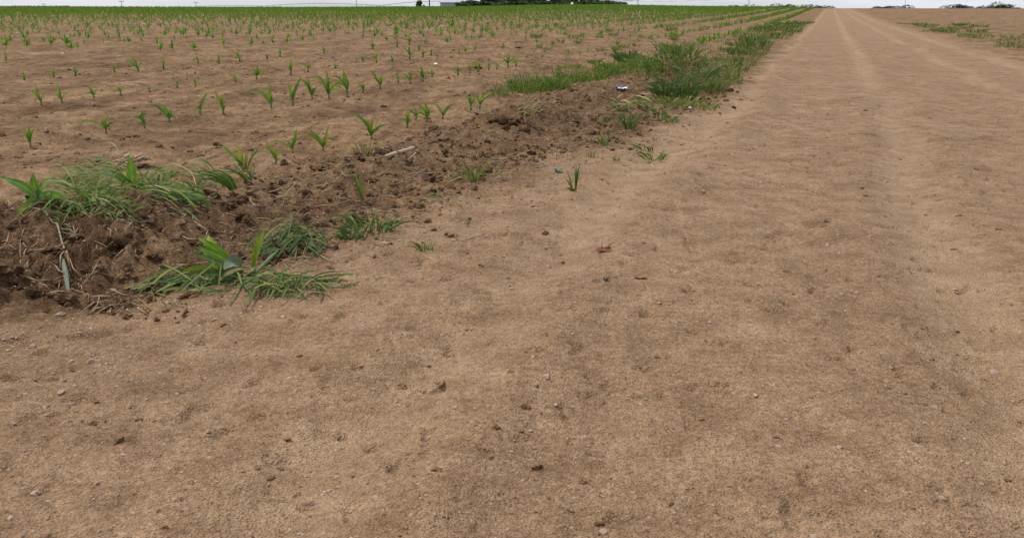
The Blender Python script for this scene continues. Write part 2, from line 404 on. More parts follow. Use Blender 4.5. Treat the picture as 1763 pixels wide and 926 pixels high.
# ------------------------------------------------------------------ the ground: one sheet to the horizon
azd = np.radians(np.concatenate([np.arange(-180, -44, 3.0), np.arange(-44, -34, .5), np.arange(-34, 34, .072), np.arange(34, 44, .5), np.arange(44, 180.1, 3.0)]))
rad = np.concatenate([[0.02], np.exp(np.arange(math.log(.25), math.log(1.25), .08)), np.exp(np.arange(math.log(1.25), math.log(34), .0036)),
                      np.exp(np.arange(math.log(34), math.log(260), .02)), np.exp(np.arange(math.log(260), math.log(4200), .09)), [4300]])
A_, R_ = np.meshgrid(azd, rad); gx = (R_ * np.sin(A_)).ravel(); gy = (R_ * np.cos(A_)).ravel()
gzv = terrain(gx, gy)
na, nr = len(azd), len(rad)
idx = np.arange(nr * na).reshape(nr, na)
q = np.stack([idx[:-1, :-1], idx[:-1, 1:], idx[1:, 1:], idx[1:, :-1]], -1).reshape(-1, 4)[:, ::-1]
me = bpy.data.meshes.new('ground')
me.vertices.add(len(gx)); me.vertices.foreach_set('co', np.stack([gx, gy, gzv], -1).astype(np.float32).ravel())
me.loops.add(q.size); me.loops.foreach_set('vertex_index', q.astype(np.int32).ravel())
me.polygons.add(len(q)); me.polygons.foreach_set('loop_start', np.arange(0, q.size, 4, dtype=np.int32))
me.polygons.foreach_set('use_smooth', np.ones(len(q), bool))
me.update(calc_edges=True)
_, _, _, _, CH, RD = band(gx, gy)
TWV = st_of(gx, gy)[1] + 0.10 * fbm(gx, gy, 2.5, 2, 21)
WM = sum(np.exp(-((TWV - c_[0]) / .17) ** 4) for c_ in WHEEL if c_[1] < 0) * RD * np.clip(.85 + .6 * fbm(gx, gy, 1.2, 3, 29), 0, 1)
for nm, dat in (('churn', CH), ('track', RD), ('wheel', WM)):
    at = me.attributes.new(nm, 'FLOAT', 'POINT'); at.data.foreach_set('value', dat.astype(np.float32))
me.materials.append(M['soil'])
ground = bpy.data.objects.new('ground', me); COL.objects.link(ground); ground['kind'] = 'structure'

import bisect
_azl, _rl, _Z = list(azd), list(rad), gzv.reshape(nr, na)
def gz(x, y):
    """height of the ground sheet itself at a point"""
    a, r = math.atan2(x, y), math.hypot(x, y)
    i = min(max(bisect.bisect_right(_azl, a) - 1, 0), na - 2); j = min(max(bisect.bisect_right(_rl, r) - 1, 0), nr - 2)
    u = (a - _azl[i]) / (_azl[i + 1] - _azl[i]); v = (r - _rl[j]) / (_rl[j + 1] - _rl[j])
    return float((_Z[j, i] * (1 - u) + _Z[j, i + 1] * u) * (1 - v) + (_Z[j + 1, i] * (1 - u) + _Z[j + 1, i + 1] * u) * v)

# ------------------------------------------------------------------ things along the horizon
def far_base(px, dist):
    p = at_dist(px, Y0, dist); p.z = gz(p.x, p.y); return p
def crown(mb, c, rx, ry, rz, n, leaf):
    """a crown of leaf-sized faces in uneven clumps"""
    cl = [(random.gauss(0, .42), random.gauss(0, .42), random.uniform(-.75, .8), random.uniform(.25, .48)) for _ in range(16)]
    for _ in range(n):
        k = random.choice(cl)
        d = Vector((random.gauss(0, 1), random.gauss(0, 1), random.gauss(0, 1))).normalized() * random.uniform(.55, 1.05) * k[3]
        p = Vector((c[0] + (k[0] + d.x) * rx, c[1] + (k[1] + d.y) * ry, c[2] + (k[2] * .8 + d.z) * rz))
        a = Vector((random.gauss(0, 1), random.gauss(0, 1), random.gauss(0, .6))).normalized(); b = a.orthogonal().normalized()
        b.rotate(__import__('mathutils').Quaternion(a, random.uniform(0, 6.28)))
        l = leaf * random.uniform(.6, 1.3)
        mb.add([p - a * l, p + b * l * .5, p + a * l, p - b * l * .5], [(0, 1, 2, 3)], random.random())
def tree(px, dist, wpx, top_px, label, cat='tree', bush=False, bottom=0.0, n=1500):
    b = far_base(px, dist); k = dist / (F * math.cos(PITCH))
    rx = wpx * k / 2; ztop = at_dist(px, top_px, dist).z; h = ztop - b.z
    root = empty('bush' if bush else 'broadleaf_tree', b)
    m = MB()
    tube(m, [Vector((0, 0, -.1)), Vector((.05, 0, h * .3)), Vector((-.05, .05, h * .6))], [.16, .13, .08] if not bush else [.06, .05, .03], 6)
    for i in range(5):
        an = i * 1.3
        tube(m, [Vector((0, 0, h * .28)), Vector((math.cos(an) * rx * .5, math.sin(an) * rx * .5, h * (.5 + .06 * i)))], [.08, .03] if not bush else [.04, .015], 5)
    m.build('trunk', M['bark'], root)
    m = MB(); crown(m, (0, 0, h * (.48 if bush else .55)), rx * 1.1, min(rx, 3.0), h * (.55 if bush else .52), n, .42)
    m.build('crown', M['brush'], root)
    tag(root, label, cat, 'trees and bushes beyond the field')
tree(812, 268, 46, 1.0, 'low grey-green bush covering the right end of the grey metal shed', 'bush', True)
tree(846, 275, 50, -6, 'dark tree with a sky gap on its left, just right of the grey shed', n=1800)
tree(884, 285, 46, -12, 'dark tree second from the grey shed, standing over the hedge line', n=1800)
tree(918, 272, 40, -7, 'dark tree third from the grey shed in the horizon tree line', n=1600)
tree(948, 280, 44, -10, 'dark tree rising left of the small white tank', n=1600)
tree(1001, 285, 46, -9, 'dark tree rising right of the small white tank', n=1600)
tree(1022, 262, 54, 1.5, 'dark rounded bush in front of the tree line, right of the white tank', 'bush', True)
tree(1052, 266, 44, 2.0, 'dark bush at the right end of the tree line, tapering to the ground', 'bush', True)
tree(868, 262, 60, 3.0, 'low dark hedge bush in front of the trees beside the shed', 'bush', True)
tree(838, 264, 46, 2.5, 'low dark hedge bush beside the right end of the grey shed roof', 'bush', True)
tree(905, 263, 60, 3.0, 'low dark hedge bush at the middle of the tree line', 'bush', True)
tree(945, 264, 56, 3.0, 'low dark hedge bush just left of the small white tank', 'bush', True)
tree(722, 300, 9, 1.5, 'narrow grey-green columnar tree standing alone left of the grey shed', n=500)
for i, (a, b_, c_) in enumerate(((1262, 420, 70), (1345, 450, 46), (1405, 470, 60), (1540, 430, 54), (1655, 440, 84), (1725, 450, 50))):
    tree(a, b_, c_, 8.5 - (i % 3) * 1.6, 'small dark bush on the far horizon above the road, %s from the left' % ['first', 'second', 'third', 'fourth', 'fifth', 'sixth'][i], 'bush', True, n=1500)
# shed with a hipped roof
def shed():
    d = 272; b = far_base(758, d); b2 = far_base(812, d); k = d / (F * math.cos(PITCH))
    z_e = at_dist(758, 4.6, d).z; L = (b2 - b).length; D = 9.0; z0 = b.z - .4
    root = empty('metal_shed', (b.x, b.y, b.z))
    m = MB(); nC = 90
    vs, fs = [], []
    for i in range(nC + 1):
        x = L * i / nC; o = .04 * (i % 2)
        vs += [(x, -o, z0 - b.z), (x, -o, z_e - b.z)]
    for i in range(nC): fs.append((2 * i, 2 * i + 2, 2 * i + 3, 2 * i + 1))
    m.add(vs, fs)
    box(m, (.03, D / 2, (z_e + z0) / 2 - b.z), .06, D - .1, z_e - z0); box(m, (L - .03, D / 2, (z_e + z0) / 2 - b.z), .06, D - .1, z_e - z0)
    box(m, (L / 2, D, (z_e + z0) / 2 - b.z), L - .14, .06, z_e - z0)
    for j in range(6): box(m, (L / 2, -.07, (z0 - b.z) + (z_e - z0) * (j + .6) / 6.3), L, .05, .07)
    m.build('wall', M['metal'], root, smooth_=False)
    m = MB(); o = .35; e = z_e - b.z + .02; t = e + 2.6; hx = 4.2
    P = [(-o, -o, e), (L + o, -o, e), (L + o, D + o, e), (-o, D + o, e), (hx, D / 2, t), (L - hx, D / 2, t)]
    P += [(x, y, z - .14) for x, y, z in P[:4]]
    m.add(P, [(0, 1, 5, 4), (1, 2, 5), (2, 3, 4, 5), (3, 0, 4), (0, 6, 7, 1), (1, 7, 8, 2), (2, 8, 9, 3), (3, 9, 6, 0), (6, 9, 8, 7)])
    rf = m.build('roof', M['roofm'], root, smooth_=False)
    m = MB(); tube(m, [Vector((hx, D / 2, t + .05)), Vector((L - hx, D / 2, t + .05))], .1, 6); m.build('ridge_cap', M['metal'], rf)
    tag(root, 'grey corrugated metal shed with pale sloping roof on the horizon left of the trees', 'shed')
shed()
def tank():
    d = 258; b = far_base(985, d); r = .42; z = at_dist(985, 4.5, d).z - b.z
    root = empty('water_tank', b)
    m = MB(); tube(m, [Vector((0, 0, -.2)), Vector((0, 0, z * .78)), Vector((0, 0, z * .86)), Vector((0, 0, z))], [r, r, r * .8, r * .22], 16); m.build('tank_body', M['cream'], root)
    m = MB(); tube(m, [Vector((0, 0, z)), Vector((0, 0, z + .08))], [.1, .1], 10); m.build('lid', M['galv'], root)
    tag(root, 'small white upright tank in front of the dark trees on the horizon', 'tank')
tank()
# poles
def pole(px, top, dist, label, arm=True, r=.11):
    b = far_base(px, dist); h = at_dist(px, top, dist).z - b.z
    root = empty('utility_pole', b)
    m = MB(); tube(m, [Vector((0, 0, -.3)), Vector((0, 0, h))], [r, r * .75], 8); m.build('post', M['wood'], root)
    if arm:
        m = MB(); box(m, (0, .13, h - .35), 1.9, .11, .13); ca = m.build('crossarm', M['wood'], root, smooth_=False)
        for x in (-.8, -.3, .8):
            m = MB(); tube(m, [Vector((x, .13, h - .28)), Vector((x, .13, h - .02))], [.05, .035], 6); m.build('insulator', M['galv'], ca)
    tag(root, label, 'utility pole', 'utility poles along the horizon')
pole(75.5, 6.5, 420, 'short distant utility pole, leftmost of the poles on the horizon')
pole(210, 1.5, 330, 'taller wooden utility pole with crossarm, second pole from the left edge')
pole(338, 3.5, 380, 'distant utility pole with crossarm beside the left tip of the irrigation pipe')
pole(614, -14, 300, 'bare utility pole rising behind the thin irrigation pipe left of the shed', r=.09)
pole(739.5, -26, 285, 'thick utility pole between the narrow columnar tree and the grey shed', r=.22)
pole(1098, -16, 290, 'bare utility pole in the open sky right of the tree line', r=.10)
# centre-pivot irrigation line: arched pipe spans with truss rods, on wheeled towers
def pivot():
    tw = [(335, 11.6, 640), (455, 11.0, 560), (655, 10.2, 470), (862, 6.6, 400), (1068, 2.6, 345), (1290, -3, 310), (1560, -7, 290)]
    rise = [.4, 1.3, 1.6, 1.2, .6, 1.1]
    T = [at_dist(x, y, d) for x, y, d in tw]
    base = far_base(tw[0][0], tw[0][2])
    root = empty('centre_pivot', base)
    root_p = Vector(base)
    for i in range(len(T) - 1):
        a, b = T[i], T[i + 1]; pts = []
        for k in range(17):
            u = k / 16; pts.append(a.lerp(b, u) + Vector((0, 0, rise[i] * 4 * u * (1 - u))) - root_p)
        m = MB(); tube(m, pts, .11, 8); sp = m.build('pipe_span', M['galv'], root)
        m = MB(); low = []
        for k in range(1, 16, 2):
            q = pts[k] - Vector((0, 0, .9 * math.sin(math.pi * k / 16) + .25)); low.append(q)
            dirv = (b - a).normalized(); sd_ = Vector((-dirv.y, dirv.x, 0)).normalized() * .0
            tube(m, [pts[k - 1], q, pts[k + 1]], .025, 4)
        tube(m, [pts[0]] + low + [pts[-1]], .022, 4)
        m.build('truss_rods', M['galv'], sp)
    for i, p in enumerate(T):
        g = gz(p.x, p.y); d = (T[min(i + 1, len(T) - 1)] - T[max(i - 1, 0)]); d.z = 0; d.normalize(); nrm = Vector((-d.y, d.x, 0))
        m = MB(); h = max(p.z - g, 1.5)
        for sgn in (-1, 1):
            foot = p - root_p + nrm * sgn * 1.9; foot.z = g + .6 - root_p.z
            tube(m, [p - root_p, foot], .05, 5)
        f1 = p - root_p + nrm * 2.1; f1.z = g + .6 - root_p.z; f2 = p - root_p - nrm * 2.1; f2.z = f1.z
        tube(m, [f1, f2], .07, 6); twr = m.build('tower_frame', M['galv'], root)
        for f in (f1, f2):
            m = MB(); pts = []
            for k in range(15):
                an = 2 * math.pi * k / 14; pts.append(f + nrm * math.cos(an) * .5 + Vector((0, 0, math.sin(an) * .5)))
            tube(m, pts, .13, 6, cap=False); m.build('wheel', M['black'], twr)
    tag(root, 'long arched centre pivot irrigation pipe on towers crossing the horizon', 'irrigation pivot')
pivot()
# dry weeds along the far left edge of the field
m = MB()
for _ in range(2600):
    px = random.triangular(-150, 330, 10); d = random.uniform(205, 240)
    p = far_base(px, d); h = random.uniform(.3, .7) * (1.15 if px < 120 else .9)
    a = random.uniform(-.12, .12)
    m.add([(p.x - .05, p.y, p.z), (p.x + .05, p.y, p.z), (p.x + a + .07, p.y, p.z + h * .8), (p.x + a, p.y, p.z + h), (p.x + a - .07, p.y, p.z + h * .8)], [(0, 1, 2, 3, 4)], random.random())
tag(m.build('dry_weeds', M['dry_grass'], None, None, False), 'strip of dry reddish weeds along the far edge of the field', 'weeds', kind='stuff')

# ------------------------------------------------------------------ maize seedlings
def corn(px, py, label, leaves, stem=9, tint=.5, parts=True, group='corn seedlings in the two front rows', mesh_cache=None):
    """leaves: (dx, dy up, width, bend) of each leaf tip in photo pixels at the plant's distance"""
    b = hit(px, py); k = mpp(b)
    root = empty('corn_seedling', b) if parts else None
    big = MB()
    sh = stem * k; m = MB() if parts else big
    lean = Vector((random.uniform(-.15, .15), random.uniform(-.15, .15), 1))
    sr = max(1.5 * k, .0035)
    tube(m, [Vector((0, 0, -.015)), lean * sh * .5, lean * sh], [sr * 1.1, sr, sr * .8], 6, .45)
    if parts: m.build('stem', M['stem'], root)
    for j, (dx, dy, wd, bend) in enumerate(leaves):
        m = MB() if parts else big
        p0 = lean * sh * random.uniform(.55, 1.0)
        dp = random.uniform(-.35, .35) * abs(dx) * k + random.uniform(-2, 2) * k
        p2 = Vector((dx * k, dp, dy * k * 1.03)); 
        if bend < 12: p1 = p0.lerp(p2, .5) + Vector((-.12 * dx * k, 0, (bend + 1) * k * 1.0))
        else: p1 = Vector((dx * k * .45, dp * .4, (max(dy, 10) + bend * .9) * k))
        f = facing(.7)
        tn = min(1, max(0, tint + .06 + random.uniform(-.3, .36) + (.12 if abs(dx) < 12 else -.08)))
        ribbon(m, p0, p1, p2, wd * k * random.uniform(.58, .82), f, 9 if parts else 5, random.uniform(.25, .6), tn, .38, 1.0, .45, .10, .06)
        if parts: m.build('leaf', M['corn'], root)
    if parts: tag(root, label, 'corn seedling', group); return root
    o = big.build('corn_seedling', M['corn'], None); o.location = b
    tag(o, label, 'corn seedling', group); return o
def auto(h, spread=.6, bushy=False, lean=0.0):
    L = [(random.uniform(-.10, .10) * h + lean * h, h, max(3.2, h * .2), random.uniform(-1, 3)),
         (random.uniform(-.25, .25) * h + lean * h * .7, h * random.uniform(.7, .88), max(3, h * .18), 2)]
    for sgn in (-1, 1):
        L.append((sgn * h * spread * random.uniform(.6, 1.1) + lean * h * .4, h * random.uniform(.45, .8), max(2.4, h * .14), h * .2))
        if random.random() < .6: L.append((sgn * h * spread * random.uniform(.35, .9), h * random.uniform(.15, .4), max(2.2, h * .12), h * .28))
    if bushy:
        for _ in range(4): L.append((random.uniform(-.6, .6) * h, h * random.uniform(.3, .8), max(2, h * .1), h * .15))
    return L
FRONT = [
 (419, 293, 'broad-leaved corn seedling at the near end of the front row, above the leaning leaf spray', [(-37, 47, 9, 6), (-5, 45, 12, 0), (-14, 22, 7, 4), (3, 30, 6, 2)]),
 (475, 284, 'corn seedling second in the front row with a round leaf lying at its foot', [(-18, 42, 7, 5), (-2, 30, 9, 0), (12, 26, 6, 4), (10, 5, 8, 4), (-22, 30, 5, 8)]),
 (505, 267, 'corn seedling third in the front row with one tall leaf pointing up and right', [(9, 41, 9, 0), (-10, 22, 6, 4), (-32, 22, 5, 8), (4, 26, 7, 2)]),
 (557, 262, 'tall corn seedling fourth in the front row with leaves forming a wide V', [(14, 46, 7, 2), (-24, 36, 10, 7), (-36, 33, 5, 10), (22, 12, 6, 16), (4, 24, 7, 2)]),
 (640, 240, 'dense corn seedling mid front row with long flat leaves to both sides', [(-36, 40, 7, 12), (4, 38, 10, 0), (-7, 34, 10, 2), (30, 24, 7, 8), (-13, 18, 6, 5), (14, 18, 6, 4), (-20, 34, 6, 8)]),
 (702, 223, 'narrow upright corn seedling with a single broad blade, right of the dense one', [(1, 30, 9, 0), (-4, 26, 9, 1), (-12, 14, 4, 6), (7, 14, 5, 4)]),
 (716, 208, 'short bushy corn seedling beside a pale straw, behind the narrow upright one', [(-14, 16, 5, 5), (0, 18, 5, 3), (12, 14, 5, 5), (-6, 14, 4, 3)]),
 (735, 211, 'corn seedling with a pale straw leaning at its foot in the front row', [(-2, 32, 9, 2), (-16, 30, 6, 6), (5, 22, 8, 2), (11, 16, 5, 5), (-22, 12, 5, 8)]),
 (762, 206, 'open corn seedling with one long leaf reaching right, before the gap in the front row', [(20, 27, 6, 4), (-16, 26, 6, 8), (-6, 16, 5, 3), (8, 14, 5, 3)]),
 (811, 191, 'upright corn seedling, left one of the pair past the gap in the front row', [(2, 28, 8, 0), (-8, 26, 6, 4), (10, 18, 6, 4)]),
 (826, 188, 'wide corn seedling, right one of the pair past the gap in the front row', [(2, 34, 7, 0), (22, 28, 6, 6), (-10, 24, 6, 5), (10, 20, 7, 3), (28, 22, 4, 10)]),
 (53, 256, 'lone upright corn seedling near the left edge, nearest of the second row', [(-9, 36, 7, 3), (4, 37, 8, 0), (13, 32, 6, 5), (-4, 24, 7, 2)]),
 (183, 231, 'corn seedling with a long leaf arching down to the left in the second row', [(11, 35, 11, 2), (-54, 8, 6, 26), (25, 18, 7, 8), (-10, 24, 7, 4), (14, 10, 5, 6), (-2, 26, 8, 0)]),
 (249, 222, 'slim corn seedling right of the one with the long arching left leaf', [(1, 32, 8, 0), (-18, 18, 5, 10), (10, 14, 5, 6), (-8, 8, 5, 4)]),
 (292, 211, 'corn seedling with a flat leaf spreading left, left of the tilted single-bladed one', [(-9, 30, 9, 3), (-32, 29, 6, 10), (5, 22, 8, 2), (9, 12, 6, 8), (13, 4, 5, 10)]),
 (345, 199, 'single-bladed corn seedling tilted strongly to the right in the second row', [(17, 37, 10, 1), (6, 8, 5, 4), (-10, 6, 5, 5), (-8, 12, 4, 3), (8, 24, 8, 0)]),
 (386, 199, 'tall corn seedling tilted to the left, neighbour of the right-tilted single blade', [(-12, 41, 11, -2), (-2, 34, 9, 0), (4, 16, 6, 3), (-10, 6, 5, 4)]),
 (467.6, 188, 'corn seedling with a yellowish leaf arching far out to the left in mid field', [(-2, 40, 10, 0), (-48, 22, 7, 22), (4, 22, 8, 3), (8, 10, 6, 8)]),
 (505, 183, 'corn seedling with a leaf bending up rightwards, left of the tall trio', [(-6, 38, 11, 0), (18, 46, 8, 8), (4, 18, 6, 5), (-4, 22, 8, 2)]),
 (538, 173, 'tall corn seedling, left one of the trio in mid field', [(-6, 37, 11, 0), (-21, 36, 6, 8), (14, 20, 6, 8), (2, 20, 7, 1)]),
 (567, 171, 'widest corn seedling with leaves drooping on both sides, middle of the trio in mid field', [(-2, 46, 10, 0), (-28, 34, 8, 12), (26, 32, 7, 10), (28, 10, 6, 24), (0, 28, 8, 1)]),
 (598, 163, 'tall corn seedling, right one of the trio in mid field', [(-4, 41, 11, 0), (-28, 26, 5, 14), (-26, 6, 6, 22), (4, 26, 6, 2)]),
 (654.5, 155, 'open corn seedling with a leaf hooking left, alone right of the trio', [(-15, 28, 7, 6), (2, 22, 8, 1), (12, 18, 5, 5), (4, 8, 4, 3)]),
]
for x, y, lab, lv in FRONT: corn(x, y, lab, lv)
G2 = 'corn seedlings in the two front rows'
MORE_FRONT = [(625.5, 160, 20, 'yellowish bushy corn seedling left of the lone open seedling', .8, True), (686, 142, 15, 'small pale corn seedling just left of a taller pair in the second row', .7, False),
 (706, 145, 24, 'corn seedling left one of the pair with a straw between them', .5, False), (727.6, 143, 29, 'corn seedling right one of the pair with a straw between them', .4, False),
 (744, 132, 14, 'short corn seedling close behind the pair with the straw', .5, False), (789, 130, 17, 'bushy corn seedling at the left of the far cluster in the second row', .45, True),
 (808.5, 128, 18, 'corn seedling second in the far cluster of the second row', .5, False), (823.7, 125, 22, 'yellow-topped corn seedling third in the far cluster of the second row', .75, True),
 (841.6, 122, 15, 'small corn seedling fourth in the far cluster of the second row', .5, False), (856, 120, 14, 'thin corn seedling fifth in the far cluster of the second row', .6, False),
 (875, 117.5, 25, 'bright broad corn seedling, tallest at the far end of the second row', .45, False), (889, 115, 16, 'pale corn seedling right of the bright broad one at the row end', .7, False)]
for x, y, h, lab, tn, bu in MORE_FRONT: corn(x, y, lab, auto(h, .65, bu), 7, tn, True, G2)
ORD = ['first', 'second', 'third', 'fourth', 'fifth', 'sixth', 'seventh', 'eighth', 'ninth', 'tenth', 'eleventh', 'twelfth', 'thirteenth', 'fourteenth', 'fifteenth', 'sixteenth', 'seventeenth', 'eighteenth', 'nineteenth', 'twentieth']
ROWC = [(71.5, 182.7, 36, -.1), (107, 177.6, 33, -.1), (162.5, 170, 27, -.2), (209, 165.7, 20, -.1), (258, 159, 10, 0), (305, 152, 18, -.1), (337, 149, 16, 0), (405.5, 142, 18, -.2), (442, 137.6, 26, .1),
        (501, 130, 27, 0), (530.5, 125, 18, .1), (578, 118, 7, 0), (624.7, 106, 11, 0), (648.5, 109.6, 22, 0), (675, 106, 11, 0), (705.5, 102, 23, 0), (728.5, 99, 13, 0), (742, 96, 14, 0)]
ROWD = [(41.7, 138.5, 17, -.1), (92.7, 132.5, 20, 0), (130, 131, 17, 0), (197, 125, 16, -.2), (238, 123, 27, -.4), (281.6, 120, 18, 0), (341.7, 110.4, 17, .1), (377, 110, 15, 0), (413, 106, 20, 0), (460, 102, 8, 0),
        (482, 99, 15, .1), (558, 92.5, 14, 0), (641.7, 85.7, 13, 0), (684, 82, 15, 0), (704.6, 78, 17, 0), (721.7, 85.7, 11, 0)]
def look(h, l): return ('tiny ' if h < 12 else 'small ' if h < 19 else 'sturdy ') + ('left-leaning ' if l < -.15 else 'right-leaning ' if l > .08 else 'upright ')
for i, (x, y, h, l) in enumerate(ROWC): corn(x, y, look(h, l) + 'corn seedling, %s from left in the third row' % ORD[i], auto(h, .6, random.random() < .3, l), 7 if h > 15 else 4, random.uniform(.4, .75), h > 15, 'corn seedlings in the third row')
for i, (x, y, h, l) in enumerate(ROWD): corn(x, y, look(h, l) + 'corn seedling, %s from left in the fourth row' % ORD[i], auto(h, .6, random.random() < .3, l), 5, random.uniform(.4, .75), False, 'corn seedlings in the fourth row')
LEFT = [(11, 108.7, 26), (11, 84, 24), (51, 80, 16), (42, 69, 15), (88.5, 80.6, 20), (115, 80.6, 23), (145.5, 77, 13), (148, 65, 18), (182, 63, 14), (206, 72, 17), (212.7, 95, 17), (241.6, 91.7, 8), (239, 62, 14), (277, 90, 22), (298, 89, 22),
        (334, 87, 17), (366, 69, 14), (386, 82, 28), (433, 80.6, 18), (454, 78, 11), (471, 78, 18), (316, 64, 18), (342, 64, 14), (407, 62, 13), (430, 62, 16), (450, 62, 14), (464, 62, 14), (501, 74, 19), (521, 74, 16), (540, 72, 14), (568, 57, 14)]
RIGHT = [(770, 75.5, 13), (732, 76, 12), (750, 97, 7), (790.6, 94, 14), (801, 92.5, 14), (818, 89, 10), (865.5, 86.6, 14), (624.7, 67, 14), (645, 67, 18), (683, 63.6, 12), (723, 61, 15), (778.7, 50, 21), (905, 104, 13), (932, 103, 15), (952, 80, 12), (970, 76, 12),
         (978, 97, 14), (998, 97, 13), (1012, 92, 12), (745, 48, 12), (690, 46, 12), (640, 45, 13), (830, 60, 10), (850, 66, 12), (880, 62, 11), (905, 72, 11), (1005, 64, 9), (1030, 64, 9), (600, 46, 12), (940, 52, 10), (1048, 70, 10), (1085, 66, 9)]
GL, GR = 'corn seedlings far back in the left half of the field', 'corn seedlings far back in the right half of the field'
NL = 'small corn seedling standing far back in the sparse rows of the field, left half'
NR = 'small corn seedling standing far back in the sparse rows of the field, right half'
VAR = []
for v in range(10):           # shared meshes for the far rows, 0.25 m tall
    mb = MB(); h = .25
    tube(mb, [Vector((0, 0, -.02)), Vector((0, 0, .07))], [.006, .005], 5, .4)
    for dx, dy, wd, be in auto(100, .6, v % 3 == 0, random.uniform(-.15, .15)):
        kk = h / 100; an = random.uniform(-.9, .9)
        ribbon(mb, (0, 0, .05), Vector((dx * .4 * kk, an * dx * .4 * kk, (dy * .5 + be) * kk)), Vector((dx * kk, an * dx * kk, dy * kk)), wd * kk * 1.0, facing(), 4, .25, random.uniform(.3, .9), .42, 1, .4)
    VAR.append(mb.mesh('corn_seedling', M['corn']))
placed = []
def far_corn(p, h, label, group):
    o = bpy.data.objects.new('corn_seedling', random.choice(VAR)); COL.objects.link(o); o.location = p
    o.scale = (h / .25 * random.uniform(.85, 1.1),) * 2 + (h / .25,); o.rotation_euler = (0, 0, random.uniform(0, 6.28))
    tag(o, label, 'corn seedling', group); placed.append((p.x, p.y))
for x, y, h in LEFT: p = hit(x, y); far_corn(p, h * mpp(p), NL, GL)
for x, y, h in RIGHT: p = hit(x, y); far_corn(p, h * mpp(p), NR, GR)
# rows further out
cand = []
tt_ = -13.2
rows = [-14.7, -19.8, -17.2, -22.3] + [-24.8 - 2.45 * i for i in range(70)]
near_rows = [-5.4, -7.9, -10.9]
for t0 in near_rows + rows:
    s0 = {-5.4: 15.5, -7.9: 18.5, -10.9: 20}.get(t0, 6)
    s = s0 + random.random()
    while s < 300:
        s += random.uniform(.3, 1.0) * (1 + (1.2 if random.random() < .18 else 0)) * (1 if s < 60 else .6)
        x, y = xy_of(s, t0 + random.gauss(0, .09))
        if y < 4 or abs(math.atan2(x, y)) > R(36): continue
        r = math.hypot(x, y)
        if r < 23.5 or r > 236: continue
        if r < 29 and random.random() < .5: continue
        if r < 70 and min((x - a) ** 2 + (y - b) ** 2 for a, b in placed) < .12: continue
        cand.append((r, x, y))
# extra rows right of the field's sparse part, towards the horizon
for t0 in (-3.3, -13.0):
    s = 24.0
    while s < 300:
        s += random.uniform(.3, .9); x, y = xy_of(s, t0 + random.gauss(0, .1)); r = math.hypot(x, y)
        if 24 < r < 236: cand.append((r, x, y))
cand.sort()
vis = [c for c in cand if abs(math.degrees(math.atan2(c[1], c[2]))) < 31]
NIND = 300 - len(FRONT) - len(MORE_FRONT) - len(ROWC) - len(ROWD) - len(LEFT) - len(RIGHT)
ind = vis[:NIND]; chosen = set(ind)
patch = lambda x, y: float(fbm(np.array([x]), np.array([y]), 9.0, 2, 333)[0])
for r, x, y in ind:
    px_left = math.atan2(x, y) < R(-11)
    far_corn(Vector((x, y, gz(x, y))), random.uniform(.17, .34) * (1 + .2 * patch(x, y)), NL if px_left else NR, GL if px_left else GR)
rest = [c for c in cand if c not in chosen]
xs = np.array([c[1] for c in rest]); ys = np.array([c[2] for c in rest]); zs = terrain(xs, ys); pt = fbm(xs, ys, 9.0, 2, 333)
mb = MB()
for (r, x, y), z, pq in zip(rest, zs, pt):
    h = random.uniform(.18, .38) * (1 + .2 * pq) * (.82 + .45 * min(1, r / 110)); wd = .028 if r < 45 else .036 if r < 70 else .055 if r < 120 else .10
    for j in range(5 if r < 70 else 4):
        an = random.uniform(0, 6.28); d = random.uniform(.3, 1.0) * h if j else .12 * h
        top = h * (1.0 if j == 0 else random.uniform(.4, .85)); cx, cy = math.cos(an), math.sin(an)
        f = random.uniform(-1.2, 1.2); wx, wy = math.cos(f) * wd / 2, math.sin(f) * wd / 2
        q0 = (x, y, z - .01); q1 = (x + cx * d * .55, y + cy * d * .55, z + top * .75)
        mb.add([(x - wx * .5, y - wy * .5, z - .01), (x + wx * .5, y + wy * .5, z - .01), (q1[0] + wx, q1[1] + wy, q1[2]), (x + cx * d, y + cy * d, z + top), (q1[0] - wx, q1[1] - wy, q1[2])], [(0, 1, 2, 3, 4)], random.uniform(.35, .85))
tag(mb.build('distant_corn', M['corn'], None, None, False), 'mass of distant corn rows merging into a green band below the horizon', 'corn rows', kind='stuff')

